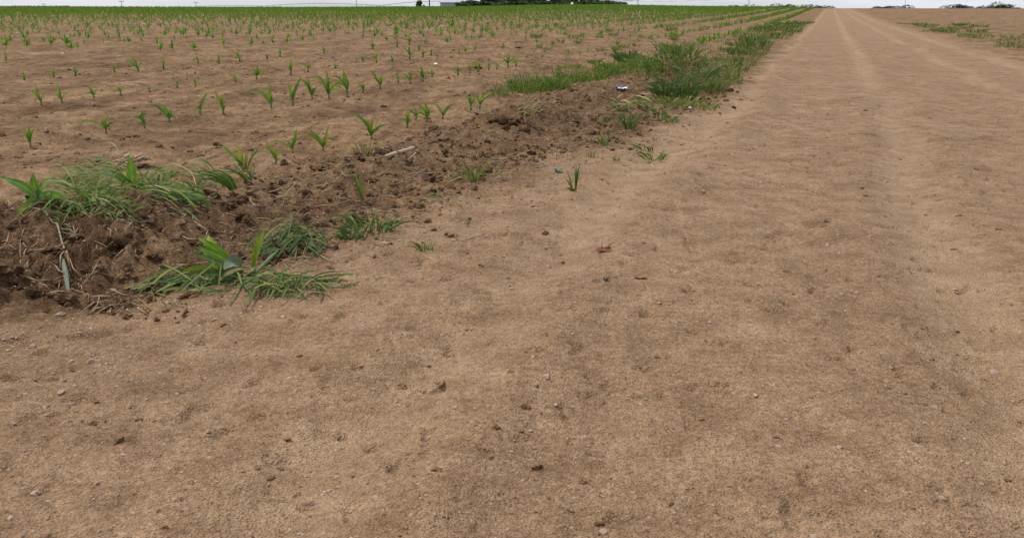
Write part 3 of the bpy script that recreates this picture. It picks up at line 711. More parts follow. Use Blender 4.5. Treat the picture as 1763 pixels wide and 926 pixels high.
# ------------------------------------------------------------------ weeds and grass clumps
def tuft(name, px, py, h, w, n, bw, label, cat='grass', mat='grass', lean=0.0, flat=0.0, group=None, tint=.5, ymul=1.0, dry=0, fine=True, nseg=6):
    """blades rooted in a small patch; sizes in photo pixels at the clump's distance"""
    b = hit(px, py, fine); k = mpp(b); mb = MB(); md = MB()
    for i in range(int(n * 1.35)):
        rr = math.sqrt(random.random()) * w * .5 * k; an = random.uniform(0, 6.28)
        ox, oy = math.cos(an) * rr, math.sin(an) * rr * ymul
        z = gz(b.x + ox, b.y + oy) - b.z - .006
        hh = h * k * random.uniform(.45, 1.15); out = an + random.gauss(0, .6)
        sp = random.uniform(.15, .85) * (1 + flat * 1.6)
        dv = Vector((math.cos(out) * sp + lean * random.uniform(.6, 1.3), math.sin(out) * sp * .8, 0)) * hh
        up = hh * (1 - .75 * flat * random.uniform(.5, 1.1))
        p0 = Vector((ox, oy, z)); p1 = p0 + dv * .35 + Vector((0, 0, up * 1.05)); p2 = p0 + dv + Vector((0, 0, up * random.uniform(.45, 1.0)))
        zz = gz(b.x + p2.x, b.y + p2.y) - b.z + .004
        if p2.z < zz: p2.z = zz
        tgt = md if random.random() < dry else mb
        ribbon(tgt, p0, p1, p2, bw * k * random.uniform(.4, .85), facing(1.0), nseg, .2, min(1, max(0, tint + random.gauss(.03, .26))), .35, 1, .5, .12)
    root = None
    if md.v and mb.v:
        root = empty(name, b); mb.build('green_blades', M[mat], root); md.build('dry_blades', M['dry_grass'], root)
    else:
        root = (mb if mb.v else md).build(name, M[mat] if mb.v else M['dry_grass']); root.location = b
    tag(root, label, cat, group); return root
GH = 'grass clumps in the green heap at the left'
TUFTS = [
 # left heap
 (20, 358, 22, 40, 26, 3.0, 'low dark grass clump at the left frame edge, left of the broad-leaved plant', .1, .5, GH, .45),
 (165, 362, 34, 46, 34, 3.4, 'grass clump at the front of the heap above the dirt bank', .2, .3, GH, .5),
 (205, 340, 40, 44, 26, 3.4, 'tall grass clump mid heap, below the straw pile', -.3, .3, GH, .5),
 (330, 335, 34, 30, 16, 3.4, 'sparse upright grass clump between the heap and the leaning leaf spray', .1, .2, GH, .5),
 (290, 305, 24, 40, 18, 3.0, 'small loose grass clump behind the heap right of the straw pile', .2, .4, GH, .6),
 (128, 380, 24, 50, 34, 3.0, 'matted grass clump hanging over the dirt bank at the left', -.2, .6, GH, .4),
 # sprays right of the heap
 (404, 329, 44, 14, 16, 5.0, 'long striped leaf spray leaning left out of the soil beside the heap', -1.1, .1, 'leaning leaf sprays', .4),
 (430, 318, 38, 10, 9, 4.6, 'leaf spray leaning left directly below the nearest front-row seedling', -.75, .1, 'leaning leaf sprays', .5),
 (424, 291, 40, 8, 8, 3.0, 'thin grassy shoot growing against the nearest front-row seedling', .3, 0, None, .5),
 (622, 345, 52, 6, 4, 5.0, 'single long green blade leaning left out of the dark soil', -.5, 0, None, .5),
 (627, 271, 32, 26, 12, 2.6, 'sparse yellowish weed below the dense front-row seedling', -.2, .1, None, .95),
 (640, 398, 42, 70, 44, 3.8, 'large dark green grass tuft at the road edge in the middle', -.1, .5, None, .35),
 (612, 412, 26, 34, 26, 4.4, 'small trampled grass tuft at the left foot of the large road-edge tuft', -.5, .55, None, .35),
 (733, 432, 26, 24, 16, 3.2, 'bright low green weed alone on the road below the large tuft', -.35, .35, None, .6),
 (804, 391, 20, 5, 5, 1.8, 'tiny dark sprig alone on the bare road', -.1, 0, None, .1),
 (818, 315, 42, 24, 16, 3.2, 'two-stemmed weed at the road edge right of the pale fallen leaf', -.1, .15, None, .65),
 (795, 312, 22, 24, 10, 2.2, 'short weed shoots at the left foot of the two-stemmed weed', -.5, .3, None, .55),
 (1038, 251, 30, 18, 14, 2.8, 'light sparse weed on the road edge left of the crouching weed', 0, .15, None, .65),
 (1062, 277, 12, 14, 12, 2.0, 'tiny yellowish sprout below the crouching weed', 0, .1, None, .85),
 (1018, 271, 13, 10, 10, 1.8, 'faint tiny sprout left of the yellowish sprout', 0, .1, None, .7),
 (1124, 275, 20, 46, 26, 3.0, 'crouching green weed spread flat on the road at the right', 0, .6, None, .45),
 (1110, 258, 18, 30, 14, 3.2, 'loose leafy blades just behind the crouching weed', -.8, .5, None, .45),
 (1083, 224, 36, 24, 24, 3.0, 'dark stiff grass tuft standing below the fallen leafy pile', -.2, .1, None, .2),
 (1137, 205, 28, 24, 16, 3.4, 'bright broad-bladed tuft right of the dark stiff tuft', -.1, .15, None, .6),
 (1157, 213, 16, 20, 12, 3.0, 'small weed with two arms right of the bright broad-bladed tuft', .2, .4, None, .5),
 (1042, 213, 13, 5, 6, 1.8, 'single tiny sprig left of the dark stiff tuft', 0, 0, None, .3),
 (979, 236, 10, 8, 7, 2.0, 'tiny green sprig on the dark soil below the dry grass clod', -.3, 0, None, .3),
 (912, 322, 10, 8, 8, 1.6, 'tiny pale sprout on the bare road right of the two-stemmed weed', 0, 0, None, .8),
 (745, 340, 14, 40, 14, 3.0, 'low flattened weed lying at the road edge beside a fallen leaf', .5, .6, None, .4),
 (595, 488, 10, 36, 30, 3.0, 'small green clump at the right tip of the cut grass at the bottom', .5, .5, None, .7),
 (640, 480, 8, 30, 12, 2.0, 'thin grey wisp of grass right of the cut grass at the bottom', .3, .5, None, .2),
]
for x, y, h, wd, n, bw, lab, le, fl, gr, tn in TUFTS: tuft('grass_clump' if gr else 'weed', x, y, h, wd, n, bw, lab, 'grass' if gr else 'weed', 'grass', le, fl, gr, tn)
GB = 'green grass clumps along the far field edge'
for x, y, h, wd, n, lab, tn in [
 (905, 156, 22, 56, 150, 'bright green grass clump at the left end of the far grassy edge', .5), (950, 156, 27, 56, 170, 'thick grass clump with a dark right side at the far grassy edge', .35),
 (985, 142, 22, 50, 90, 'paler grass clump right of the thick dark-sided clump', .6), (1020, 140, 20, 44, 90, 'grass clump in the middle of the far grassy edge', .5), (1052, 132, 24, 50, 120, 'bright grass clump in front of the dark round clump', .5),
 (1082, 108, 20, 46, 150, 'dark round grass clump standing behind the far grassy edge', .1), (1105, 118, 22, 50, 110, 'bright clump right of the dark round grass clump', .55), (1140, 108, 26, 60, 120, 'bright grass clump behind the tall dark mound, left part', .5),
 (1178, 98, 26, 64, 120, 'bright grass clump behind the tall dark mound, right part', .45), (1024, 110, 9, 22, 40, 'small grass clump alone left of the dark round clump', .5), (858, 163, 12, 36, 40, 'low sparse grass patch left of the bright green clump', .6),
 (1062, 122, 16, 44, 90, 'low bright grass clump left in front of the dark round clump', .6), (1040, 118, 12, 40, 70, 'short pale grass clump at the left foot of the dark round clump', .65), (1120, 128, 18, 50, 90, 'bright grass clump at the left foot of the overgrown mound', .55), (1160, 92, 20, 60, 110, 'bright grass clump behind the mound top, farthest back', .55),
 (980, 118, 10, 40, 40, 'thin low grass patch behind the paler clump', .7)]:
    tuft('grass_clump', x, y, h, wd, n, 2.4, lab, 'grass', 'grass', 0, .15, GB, tn, 2.2, .06, False)
GM = 'tall grass clumps on the mound at the right'
for x, y, h, wd, n, lab, tn, dr in [
 (1140, 172, 36, 30, 90, 'dark ragged grass clump at the left foot of the overgrown mound', .1, .15), (1158, 160, 42, 34, 110, 'dark grass clump left of the mound top, second from its left foot', .08, .2),
 (1180, 172, 44, 40, 120, 'dark grass clump at the front middle of the overgrown mound', .12, .2), (1196, 150, 48, 40, 120, 'tallest dark grass clump on the overgrown mound', .15, .3),
 (1174, 120, 24, 64, 150, 'brown-tipped grass clump on top of the overgrown mound', .6, .8), (1158, 184, 18, 50, 80, 'low lighter grass clump at the front foot of the overgrown mound', .65, .15), (1186, 182, 20, 40, 60, 'low pale grass clump right of the front foot of the mound', .7, .2),
 (1222, 160, 40, 50, 110, 'ragged dark grass clump on the right shoulder of the overgrown mound', .3, .3), (1246, 140, 30, 60, 90, 'lower mixed grass clump behind the right shoulder of the mound', .5, .4), (1206, 188, 16, 50, 50, 'low green clump at the right foot of the overgrown mound', .55, .15)]:
    tuft('grass_clump', x, y, h, wd, n, 2.0, lab, 'grass', 'grass', random.uniform(-.35, .35), random.uniform(.05, .4), GM, tn, 1.6, dr, False)
# verge carrying on beyond the mound
GV = 'grass clumps along the verge beyond the mound'
vl = 'grass clump on the roadside verge running on past the overgrown mound'
sv = 10.6
while sv < 60:
    sv += random.uniform(.45, 1.0) * (1 + sv / 25)
    for tv in (random.uniform(-2.9, -2.1), random.uniform(-2.0, -1.3)):
        if random.random() < .25: continue
        x, y = xy_of(sv, tv); z = gz(x, y)
        d = y * math.cos(PITCH); k = d / F; kk = 1 / k
        # back to a pixel position so tuft() can place it
        cx = x / (y * math.cos(PITCH) + (CAMZ - z) * math.sin(PITCH)) * F + W / 2
        cy = H / 2 - F * (-y * -math.sin(PITCH) * 1.0 + (z - CAMZ) * math.cos(PITCH)) / (y * math.cos(PITCH) - (z - CAMZ) * math.sin(PITCH))
        if cx < 1215 or cy < 16 or cx > 1500: continue
        tuft('grass_clump', cx, cy, random.uniform(.10, .30) * kk, .8 * kk, 80 if sv < 25 else 45, max(1.6, .012 * kk), vl, 'grass', 'grass', 0, .15, GV, random.uniform(.2, .65), 1.0, .12, False, 4)
sv = 15
while sv < 60:
    sv += random.uniform(.25, .7) * (1 + sv / 30)
    tv = 4.2 + random.expovariate(1 / 1.2); x, y = xy_of(sv, tv); z = gz(x, y)
    kk = F / (y * math.cos(PITCH)); cx = x * kk + W / 2
    cy = H / 2 - F * (y * math.sin(PITCH) + (z - CAMZ) * math.cos(PITCH)) / (y * math.cos(PITCH) - (z - CAMZ) * math.sin(PITCH))
    if cx > 1840 or cy < 17: continue
    tuft('grass_clump', cx, cy, random.uniform(.06, .24) * kk, .9 * kk, 50, max(1.6, .012 * kk), 'grass clump on the far right-hand side of the dirt road', 'grass', 'grass', 0, .2, 'grass clumps right of the road', random.uniform(.3, .8), 1.0, .25, False, 4)
for i in range(26):
    px = random.uniform(760, 1185); py = 330 - (px - 760) * .22 + random.gauss(0, 26)
    tuft('weed', px, py, random.uniform(5, 12), random.uniform(5, 14), random.randint(3, 8), 1.8, 'tiny pale yellow-green sprig on the bare verge between dug strip and road', 'weed', 'grass', random.uniform(-.4, .4), .3, 'tiny sprigs on the road verge', .85, 1.0, .15)
# low ground cover: thin green growth at the field edge
mb = MB()
for _ in range(12000):
    px, py = random.uniform(850, 1330), random.uniform(45, 165)
    mid_ = float(np.interp(px, [850, 960, 1050, 1120, 1200, 1330], [158, 147, 128, 110, 88, 48])); 
    if abs(random.gauss(0, 1)) * 13 < abs(py - mid_) or random.random() > (px - 845) / 60: continue
    x, y = flat_hit(px, py)
    if float(fbm(np.array([x]), np.array([y]), .8, 2, 77)[0]) < -.15: continue
    z = gz(x, y); h = random.uniform(.05, .17); a = random.uniform(0, 6.28); f = random.uniform(-1, 1)
    wx, wy = math.cos(f) * .006, math.sin(f) * .006
    mb.add([(x - wx, y - wy, z - .005), (x + wx, y + wy, z - .005), (x + math.cos(a) * h * .5, y + math.sin(a) * h * .5, z + h)], [(0, 1, 2)], random.uniform(.3, .9))
tag(mb.build('grass_cover', M['grass'], None, None, False), 'thin low grass growing along the far field edge', 'grass', kind='stuff')
# scattered weeds over the right part of the field
for i in range(26):
    px = random.uniform(900, 1190); py = random.uniform(48, 112 - (px - 900) * .12)
    tuft('weed', px, py, random.uniform(7, 11), random.uniform(10, 22), 18, 1.7, 'small yellow-green weed in the thin far corner of the field at the right', 'weed', 'grass', 0, .2, 'weeds in the far right corner of the field', .75, 1.0, 0, False, 4)

# ------------------------------------------------------------------ broad-leaved plant in the left heap, erect leaf, uprooted plant, cut grass
def plant(name, px, py, label, cat, leaves, stems=(), mat='corn', group=None, lift=0):
    """leaves: (x0,y0,h0, x1,y1,h1, x2,y2,h2, width, tint, material, face) control points as photo px offsets and heights in px"""
    b = hit(px, py, False); k = mpp(b); root = empty(name, b)
    def P(dx, dy, hh):
        g = hit(px + dx, py + dy)
        return Vector((g.x - b.x, g.y - b.y, g.z - b.z + (hh + lift) * k))
    for L in stems:
        m = MB(); pts = [P(*q) for q in L[0]]; rr = L[1] * k
        tube(m, pts, [rr * (1 - .35 * i / max(1, len(pts) - 1)) for i in range(len(pts))], 8); m.build(L[3] if len(L) > 3 else 'stem', M[L[2]], root)
    for a, b_, c, wd, tn, mt in leaves:
        m = MB(); ribbon(m, P(*a), P(*b_), P(*c), wd * k * 1.3, facing(.4), 14, .22, tn, .45, 1, .45, .05, .05); m.build('leaf', M[mt], root)
    tag(root, label, cat, group); return root
plant('corn_plant', 68, 372, 'broad-leaved corn plant at the left with one wide leaf reaching to the upper left', 'corn plant',
      [((0, 0, 10), (-14, 0, 40), (-58, -2, 66), 12, .25, 'corn'), ((0, 0, 14), (-2, 0, 34), (2, 0, 52), 11, .6, 'corn'), ((0, 0, 10), (10, 0, 30), (12, 6, 12), 10, .3, 'corn'),
       ((0, 0, 8), (-18, 4, 22), (-44, 8, 14), 9, .85, 'corn'), ((0, 0, 8), (24, 0, 30), (56, 4, 22), 10, .4, 'corn'), ((0, 0, 6), (-8, 4, 24), (-20, 10, 8), 8, .3, 'corn'), ((0, 0, 6), (14, -4, 34), (34, -6, 34), 8, .5, 'corn')],
      [([(0, 0, -4), (0, 0, 10), (-1, 0, 26)], 4.0, 'stem')])
plant('corn_plant', 232, 336, 'erect single-bladed corn plant standing in the heap in front of the straw pile', 'corn plant',
      [((0, 0, 8), (0, 0, 40), (-2, 0, 66), 13, .55, 'corn'), ((0, 0, 8), (-22, 0, 36), (-42, 0, 40), 9, .3, 'corn'), ((0, 0, 6), (12, 0, 26), (22, 2, 8), 9, .2, 'corn'), ((0, 0, 6), (-6, 0, 26), (-14, 2, 22), 8, .45, 'corn')],
      [([(0, 0, -4), (0, 0, 14)], 3.2, 'stem')])
plant('uprooted_corn_plant', 425, 474, 'uprooted corn plant at the bottom with broad yellow-green leaves and one grey torn leaf', 'corn plant',
      [((-8, 0, 8), (-52, -6, 40), (-88, -14, 36), 11, .35, 'shoot'), ((-6, 0, 8), (-40, -6, 30), (-78, -22, 40), 19, .3, 'shoot'), ((-30, -4, 16), (-66, -24, 22), (-62, -40, 34), 15, .45, 'shoot'),
       ((-44, 6, 6), (-66, -8, 26), (-72, -16, 30), 9, .25, 'shoot'), ((-40, 4, 8), (-76, 2, 20), (-112, 4, 6), 11, .75, 'shoot'), ((-6, -4, 14), (-26, 2, 34), (-32, 14, 2), 22, .5, 'grey_leaf'),
       ((12, -2, 10), (18, -2, 44), (38, -2, 82), 10, .55, 'shoot'), ((12, -2, 6), (16, -2, 30), (22, -2, 50), 6, .8, 'shoot'), ((-12, 2, 6), (-50, 0, 26), (-96, -20, 14), 9, .4, 'wilt'), ((-10, 4, 4), (-30, -10, 24), (-52, -24, 22), 8, .75, 'shoot'),
       ((-20, 6, 4), (-70, 12, 16), (-130, 10, 4), 13, .25, 'wilt'), ((-4, 2, 6), (-30, -14, 22), (-58, -30, 20), 7, .6, 'wilt'), ((0, 4, 4), (-30, 16, 14), (-80, 22, 3), 12, .3, 'wilt')],
      [([(16, 2, 4), (44, -22, 12), (74, -44, 14)], 4.2, 'stem'), ([(0, 4, 3), (10, 4, 8), (14, 0, 12)], 4.5, 'stem'),
       ([(0, 4, 4), (14, 8, 3), (30, 14, 1)], 1.0, 'straw', 'root'), ([(2, 4, 4), (16, 2, 3), (26, 4, 0)], .9, 'straw', 'root'), ([(-2, 6, 3), (4, 16, 2), (18, 20, 0)], .9, 'straw', 'root'), ([(0, 2, 4), (24, 6, 4), (36, 12, 0)], .8, 'straw', 'root')])
def heap(name, label, polys, mat='wilt', cat='cut grass', tint=.4, dry=.0, group='cut grass lying at the bottom'):
    """cut blades lying over one another; polys: (x, y, spread x, spread y, length px, direction deg in the picture, jitter, count, width, lift)"""
    x0, y0 = polys[0][0], polys[0][1]; b = hit(x0, y0, False); k = mpp(b); root = empty(name, b); mb, md = MB(), MB()
    for x, y, sx, sy, ln, dr, jt, n, wd, lf in polys:
        for i in range(n):
            cx, cy = x + random.gauss(0, sx), y + random.gauss(0, sy); a = R(dr + random.gauss(0, jt)); l = ln * random.uniform(.55, 1.25) / 2
            ex, ey = math.cos(a) * l, -math.sin(a) * l * .75
            g0, g1 = hit(cx - ex, cy - ey), hit(cx + ex, cy + ey)
            if (g0 - g1).length > 3.4 * l * k + .25: continue
            up = abs(random.gauss(0, lf)) * k
            p0 = Vector(g0 - b) + Vector((0, 0, .006 + up * .7)); p2 = Vector(g1 - b) + Vector((0, 0, .004 + up * random.uniform(.1, 1)))
            p1 = p0.lerp(p2, .5) + Vector((random.gauss(0, 4) * k, random.gauss(0, 4) * k, up + random.uniform(0, 9) * k))
            f = Vector((random.gauss(0, .4), -.55 + random.gauss(0, .4), .8)).normalized()
            ribbon(md if random.random() < dry else mb, p0, p1, p2, wd * k * random.uniform(.45, 1.25), f, 8, .25, min(1, max(0, tint + random.gauss(0, .30))), .4, 1, .6, .1)
    mb.build('green_blades', M[mat], root)
    if md.v: md.build('dry_blades', M['dry_grass'], root)
    tag(root, label, cat, group); return root
heap('cut_grass', 'flattened dark green cut grass fanning up and right from the uprooted plant', [(505, 423, 20, 8, 60, 24, 22, 60, 3.4, 11), (470, 442, 16, 6, 52, 30, 20, 20, 3.8, 7), (530, 418, 15, 8, 38, 4, 42, 40, 3.0, 10), (545, 432, 8, 4, 30, 10, 30, 14, 3.0, 4)], tint=.44, dry=.06)
heap('cut_grass', 'dark cut grass spread to the lower left of the uprooted plant', [(325, 482, 30, 8, 84, 26, 22, 26, 5.6, 8), (275, 496, 20, 5, 66, 20, 16, 14, 5.6, 6), (385, 486, 18, 8, 60, 40, 40, 18, 4.4, 9), (330, 506, 34, 4, 70, 12, 20, 12, 4.4, 4)], tint=.42, dry=.10)
heap('cut_grass', 'green cut grass lying to the lower right of the uprooted plant', [(485, 488, 24, 7, 62, 34, 24, 40, 3.8, 10), (535, 494, 18, 5, 50, 16, 32, 28, 3.4, 8), (450, 500, 20, 6, 66, 30, 40, 22, 3.8, 12), (560, 488, 20, 4, 60, 14, 12, 12, 3.6, 6), (500, 507, 28, 4, 52, 14, 30, 12, 3.4, 4)], tint=.48, dry=.08)
GH = 'grass clumps in the green heap at the left'
for lab, pl, tn, dr_ in [
 ('tangled limp grass at the left of the heap, blades trailing to the upper left', [(120, 338, 22, 9, 58, 150, 24, 44, 3.2, 16), (105, 352, 16, 7, 44, 20, 40, 22, 3.0, 9)], .45, .04),
 ('long limp grass trailing across the back of the heap', [(165, 305, 28, 8, 70, 165, 16, 34, 2.8, 12), (150, 322, 24, 7, 60, 20, 20, 26, 3.0, 12)], .4, .04),
 ('tangled grass in the middle of the heap with blades crossing every way', [(195, 345, 22, 10, 52, 40, 50, 62, 3.0, 15), (180, 360, 20, 7, 40, 140, 40, 30, 3.0, 9)], .5, .05),
 ('matted grass along the front of the heap over the dirt bank', [(130, 372, 30, 6, 46, 10, 30, 46, 3.0, 9), (195, 372, 26, 6, 44, 170, 30, 40, 3.0, 9)], .42, .05),
 ('dense limp grass right of the straw pile in the heap', [(255, 338, 26, 11, 50, 150, 40, 80, 3.2, 16), (275, 318, 16, 6, 40, 30, 40, 20, 3.0, 10)], .48, .04),
 ('flattened dark green grass at the right end of the heap', [(302, 350, 26, 8, 64, 168, 16, 90, 3.6, 11), (315, 338, 18, 6, 54, 155, 18, 30, 3.4, 12)], .36, .03),
 ('loose limp blades spreading behind the right end of the heap', [(340, 312, 26, 8, 54, 150, 18, 26, 2.8, 12)], .5, .05)]:
    heap('grass_clump', lab, [q_[:7] + (int(q_[7] * 1.3),) + q_[8:] for q_ in pl], 'grass', 'grass', tn + .1, dr_ + .05, GH)
heap('fallen_leaf_pile', 'fallen leafy pile with yellowing blades lying below the blue and white wrapper', [(1085, 190, 16, 5, 36, -10, 40, 40, 3.6, 5), (1110, 186, 12, 5, 36, -30, 20, 24, 4.0, 6), (1078, 182, 9, 4, 20, 30, 50, 20, 3.0, 6)], 'wilt', 'plant debris', .55, .3, 'plant debris on the dug strip')
heap('dry_grass_tuft', 'grey-green dried grass clod on the dark soil right of the root mound', [(918, 196, 9, 4, 24, 20, 50, 70, 1.6, 7)], 'wilt', 'plant debris', .6, .45, 'plant debris on the dug strip')

# ------------------------------------------------------------------ straws, stalks, stones, scraps
def strip(name, pts, wpx, label, cat, mat='straw', thick=.35, group=None, lift=2.0, taper=False):
    g = [hit(x, y) for x, y, *_ in pts]; k = mpp(g[0]); b = g[0]
    P = [Vector(q - b) + Vector((0, 0, (lift + (p[2] if len(p) > 2 else 0)) * k)) for q, p in zip(g, pts)]
    PP = []
    for i in range(len(P) - 1):
        for u in (0, .25, .5, .75): PP.append(P[i].lerp(P[i + 1], u) + Vector((random.gauss(0, .25), random.gauss(0, .25), random.gauss(0, .15))) * k)
    PP.append(P[-1]); n = len(PP)
    m = MB(); wpx *= .62; tube(m, PP, [wpx * .5 * k * ((1 - .6 * i / n) if taper else 1) * random.uniform(.88, 1.1) for i in range(n)], 7)
    o = m.build(name, M[mat]); o.location = b; tag(o, label, cat, group); return o
def stalk():
    a, c = hit(666, 279, False), hit(712, 264, False); k = mpp(a); ax = (c - a); root = empty('corn_stalk', a)
    z = Vector((0, 0, 10 * k)); r = 3.8 * k
    for u0, u1 in ((.0, .33), (.37, 1.0)):
        m = MB(); tube(m, [ax * (u0 + (u1 - u0) * i / 4) + z for i in range(5)], [r * .97, r * .9, r * .88, r * .92, r * 1.0], 12); m.build('internode', M['stalk'], root)
    m = MB(); tube(m, [ax * .32 + z, ax * .34 + z, ax * .36 + z, ax * .38 + z], [r, r * 1.2, r * 1.22, r * 1.0], 12); m.build('node', M['node'], root)
    m = MB(); tube(m, [ax * .98 + z, ax * 1.06 + z, ax * 1.2 + z], [r * 1.02, r * .8, r * .25], 9); m.build('frayed_end', M['node'], root)
    tag(root, 'thick pale corn stalk piece with a dark node lying on the dark soil', 'corn stalk')
stalk()
GS = 'dry straw pieces on the soil'
for pts, wd, lab, mt in [
 ([(697, 281), (708, 273), (716, 267, 2)], 3.2, 'flat pale straw splinter beside the thick corn stalk piece', 'stalk'), ([(734, 304), (752, 299, 2), (772, 296)], 3.6, 'pale curved straw left of the two-stemmed weed', 'straw'),
 ([(343, 265), (358, 260, 2), (378, 254)], 3.0, 'dry stick lying in the field above the green heap', 'straw'), ([(350, 270), (352, 263, 2)], 1.6, 'short twig branching off the dry stick in the field', 'straw'),
 ([(720, 199, 1), (735, 206, 1)], 3.0, 'pale straw leaning beside the front-row seedling', 'straw'), ([(707, 451), (716, 449), (738, 446)], 2.2, 'thin pale straw alone on the road below the bright weed', 'straw'),
 ([(425, 331, 2), (470, 330, 3), (512, 322, 4)], 1.8, 'long pale root strand crossing the dark soil, upper one', 'straw'), ([(450, 340, 2), (480, 334, 6), (512, 323, 4)], 2.2, 'curved pale root strand crossing the dark soil, middle one', 'straw'),
 ([(460, 346), (490, 344, 2), (505, 330, 5), (511, 322, 5)], 2.0, 'hooked pale root strand, lowest of the three strands', 'straw'),
 ([(580, 358), (600, 350, 3), (622, 352, 3)], 1.8, 'bent pale straw at the left of the large road-edge tuft', 'straw'), ([(787, 404), (785, 414, 1), (796, 418), (815, 413), (835, 406)], 1.5, 'thin curled root loop lying on the bare road', 'root'),
 ([(955, 268, 1), (957, 276, 1)], 2.0, 'tiny forked straw on the dark soil edge', 'straw'), ([(80, 222), (80, 230)], 1.6, 'small upright straw near the lone left seedling', 'straw'), ([(75, 243), (88, 248)], 1.6, 'short straw right of the lone left seedling', 'straw'),
 ([(522, 224), (535, 217, 1), (548, 214)], 1.6, 'thin pale straw above the wide-V seedling', 'straw'), ([(372, 237), (384, 237)], 2.0, 'short pale straw in the bare middle of the field', 'straw')]:
    strip('straw', pts, wd, lab, 'straw', mt, group=GS)
# bent dry stalk hanging down the bank at the left
def bent_stalk():
    b = hit(92, 388, False); k = mpp(b); root = empty('bent_stalk', b)
    def P(x, y, h): g = hit(x, y); return Vector(g - b) + Vector((0, 0, h * k))
    m = MB(); tube(m, [P(80, 382, 3), P(92, 391, 5), P(101, 400, 6), P(107, 420, 7), P(113, 435, 8), P(117, 446, 8)], [.8 * k, 1.1 * k, 1.4 * k, 1.6 * k, 1.9 * k, 2.0 * k], 8); m.build('upper_stalk', M['stem_dry'], root)
    m = MB(); tube(m, [P(117, 446, 8), P(119, 456, 8), P(121, 466, 6)], [1.8 * k, 2.0 * k, 1.2 * k], 8); m.build('broken_joint', M['chip'], root)
    m = MB(); tube(m, [P(114, 446, 8), P(107, 456, 7), P(104, 472, 4)], [1.3 * k, 1.2 * k, .4 * k], 8); m.build('peeled_strip', M['straw'], root)
    m = MB(); ribbon(m, P(110, 458, 6), P(116, 480, 9), P(121, 522, 4), 8 * k, Vector((.1, -.8, .6)), 10, .3, .3, .4, .6, .6); m.build('leaf', M['grey_leaf'], root)
    tag(root, 'long bent dry stalk hanging down the dirt bank at the lower left', 'dry stalk')
bent_stalk()
strip('dry_leaf', [(107, 402, 3), (122, 404, 6), (132, 411, 5), (134, 421, 3)], 5.0, 'curled grey dry leaf beside the bent stalk on the dirt bank', 'dry leaf', 'grey_leaf')
strip('dry_leaf', [(222, 391, 2), (245, 385, 3), (262, 382, 2)], 6.5, 'long pale green dry leaf lying along the top of the dirt bank', 'dry leaf', 'grey_leaf')
tuft('dry_leaf_tuft', 195, 386, 24, 14, 12, 4.5, 'pale withered leaf tuft standing on the edge of the dirt bank', 'dry leaf', 'dry_grass', .35, .1, None, .8)
# straw pile behind the erect leaf
b = hit(228, 292, False); k = mpp(b); root = empty('straw_pile', b)
for i in range(26):
    m = MB(); x, y = random.gauss(0, 13) * k, random.gauss(0, 10) * k; a = random.gauss(.15, .6); l = random.uniform(6, 16) * k; z = random.uniform(7, 24) * k
    c, s_ = math.cos(a), math.sin(a)
    if i < 20: tube(m, [(x - c * l, y - s_ * l, z * .8), (x, y, z), (x + c * l, y + s_ * l, z * random.uniform(.5, 1.5))], [1.3 * k, 1.8 * k, 1.2 * k], 6)
    else: tube(m, [(x - c * l * .4, y, z * .8), (x + c * l * .4, y + s_ * l * .4, z)], [3.0 * k, 3.2 * k], 7)
    m.build('straw_piece', M['stalk' if i % 3 else 'straw'], root)
m = MB()
for i in range(14): lump(m, (random.gauss(6, 14) * k, random.gauss(0, 8) * k, random.uniform(-3, 3) * k), random.uniform(5, 11) * k, .5)
m.build('clod', M['loose'], root)
tag(root, 'pile of pale broken stalk pieces behind the erect leaf in the heap', 'straw pile')
m = MB(); b = hit(985, 329, False); kk = mpp(b); root = empty('road_weed', b)
m = MB()
for dx, hh, w_ in ((-9, 40, 4.5), (-13, 28, 3.5), (-4, 20, 3)): ribbon(m, (0, 0, 0), Vector((dx * .3 * kk, 0, hh * .5 * kk)), Vector((dx * kk * 1.3, 0, hh * kk)), w_ * kk, facing(.5), 8, .2, .85, .3, 1, .5)
m.build('left_shoot', M['grass'], root)
m = MB()
for dx, hh, w_ in ((6, 46, 3.5), (13, 48, 4), (15, 34, 3.6), (2, 40, 3), (12, 40, 3), (7, 18, 2.5)): ribbon(m, (6 * kk, 0, 0), Vector((7 * kk, .01, hh * .6 * kk)), Vector((dx * kk, random.gauss(0, .02), hh * kk)), w_ * kk, facing(.5), 8, .2, .5, .3, 1, .5)
m.build('right_shoot', M['grass'], root)
m = MB()
for i in range(12): a = random.uniform(2, 5); ribbon(m, (3 * kk, 0, 0), Vector((3 * kk + math.cos(a) * 8 * kk, -.01, 7 * kk)), Vector((3 * kk + math.cos(a) * 16 * kk, math.sin(a) * .03, 4 * kk)), 3 * kk, facing(.6), 6, .2, .4)
m.build('base_blades', M['grass'], root)
tag(root, 'two-shoot weed alone on the road with a teal scrap beside its left shoot', 'weed')
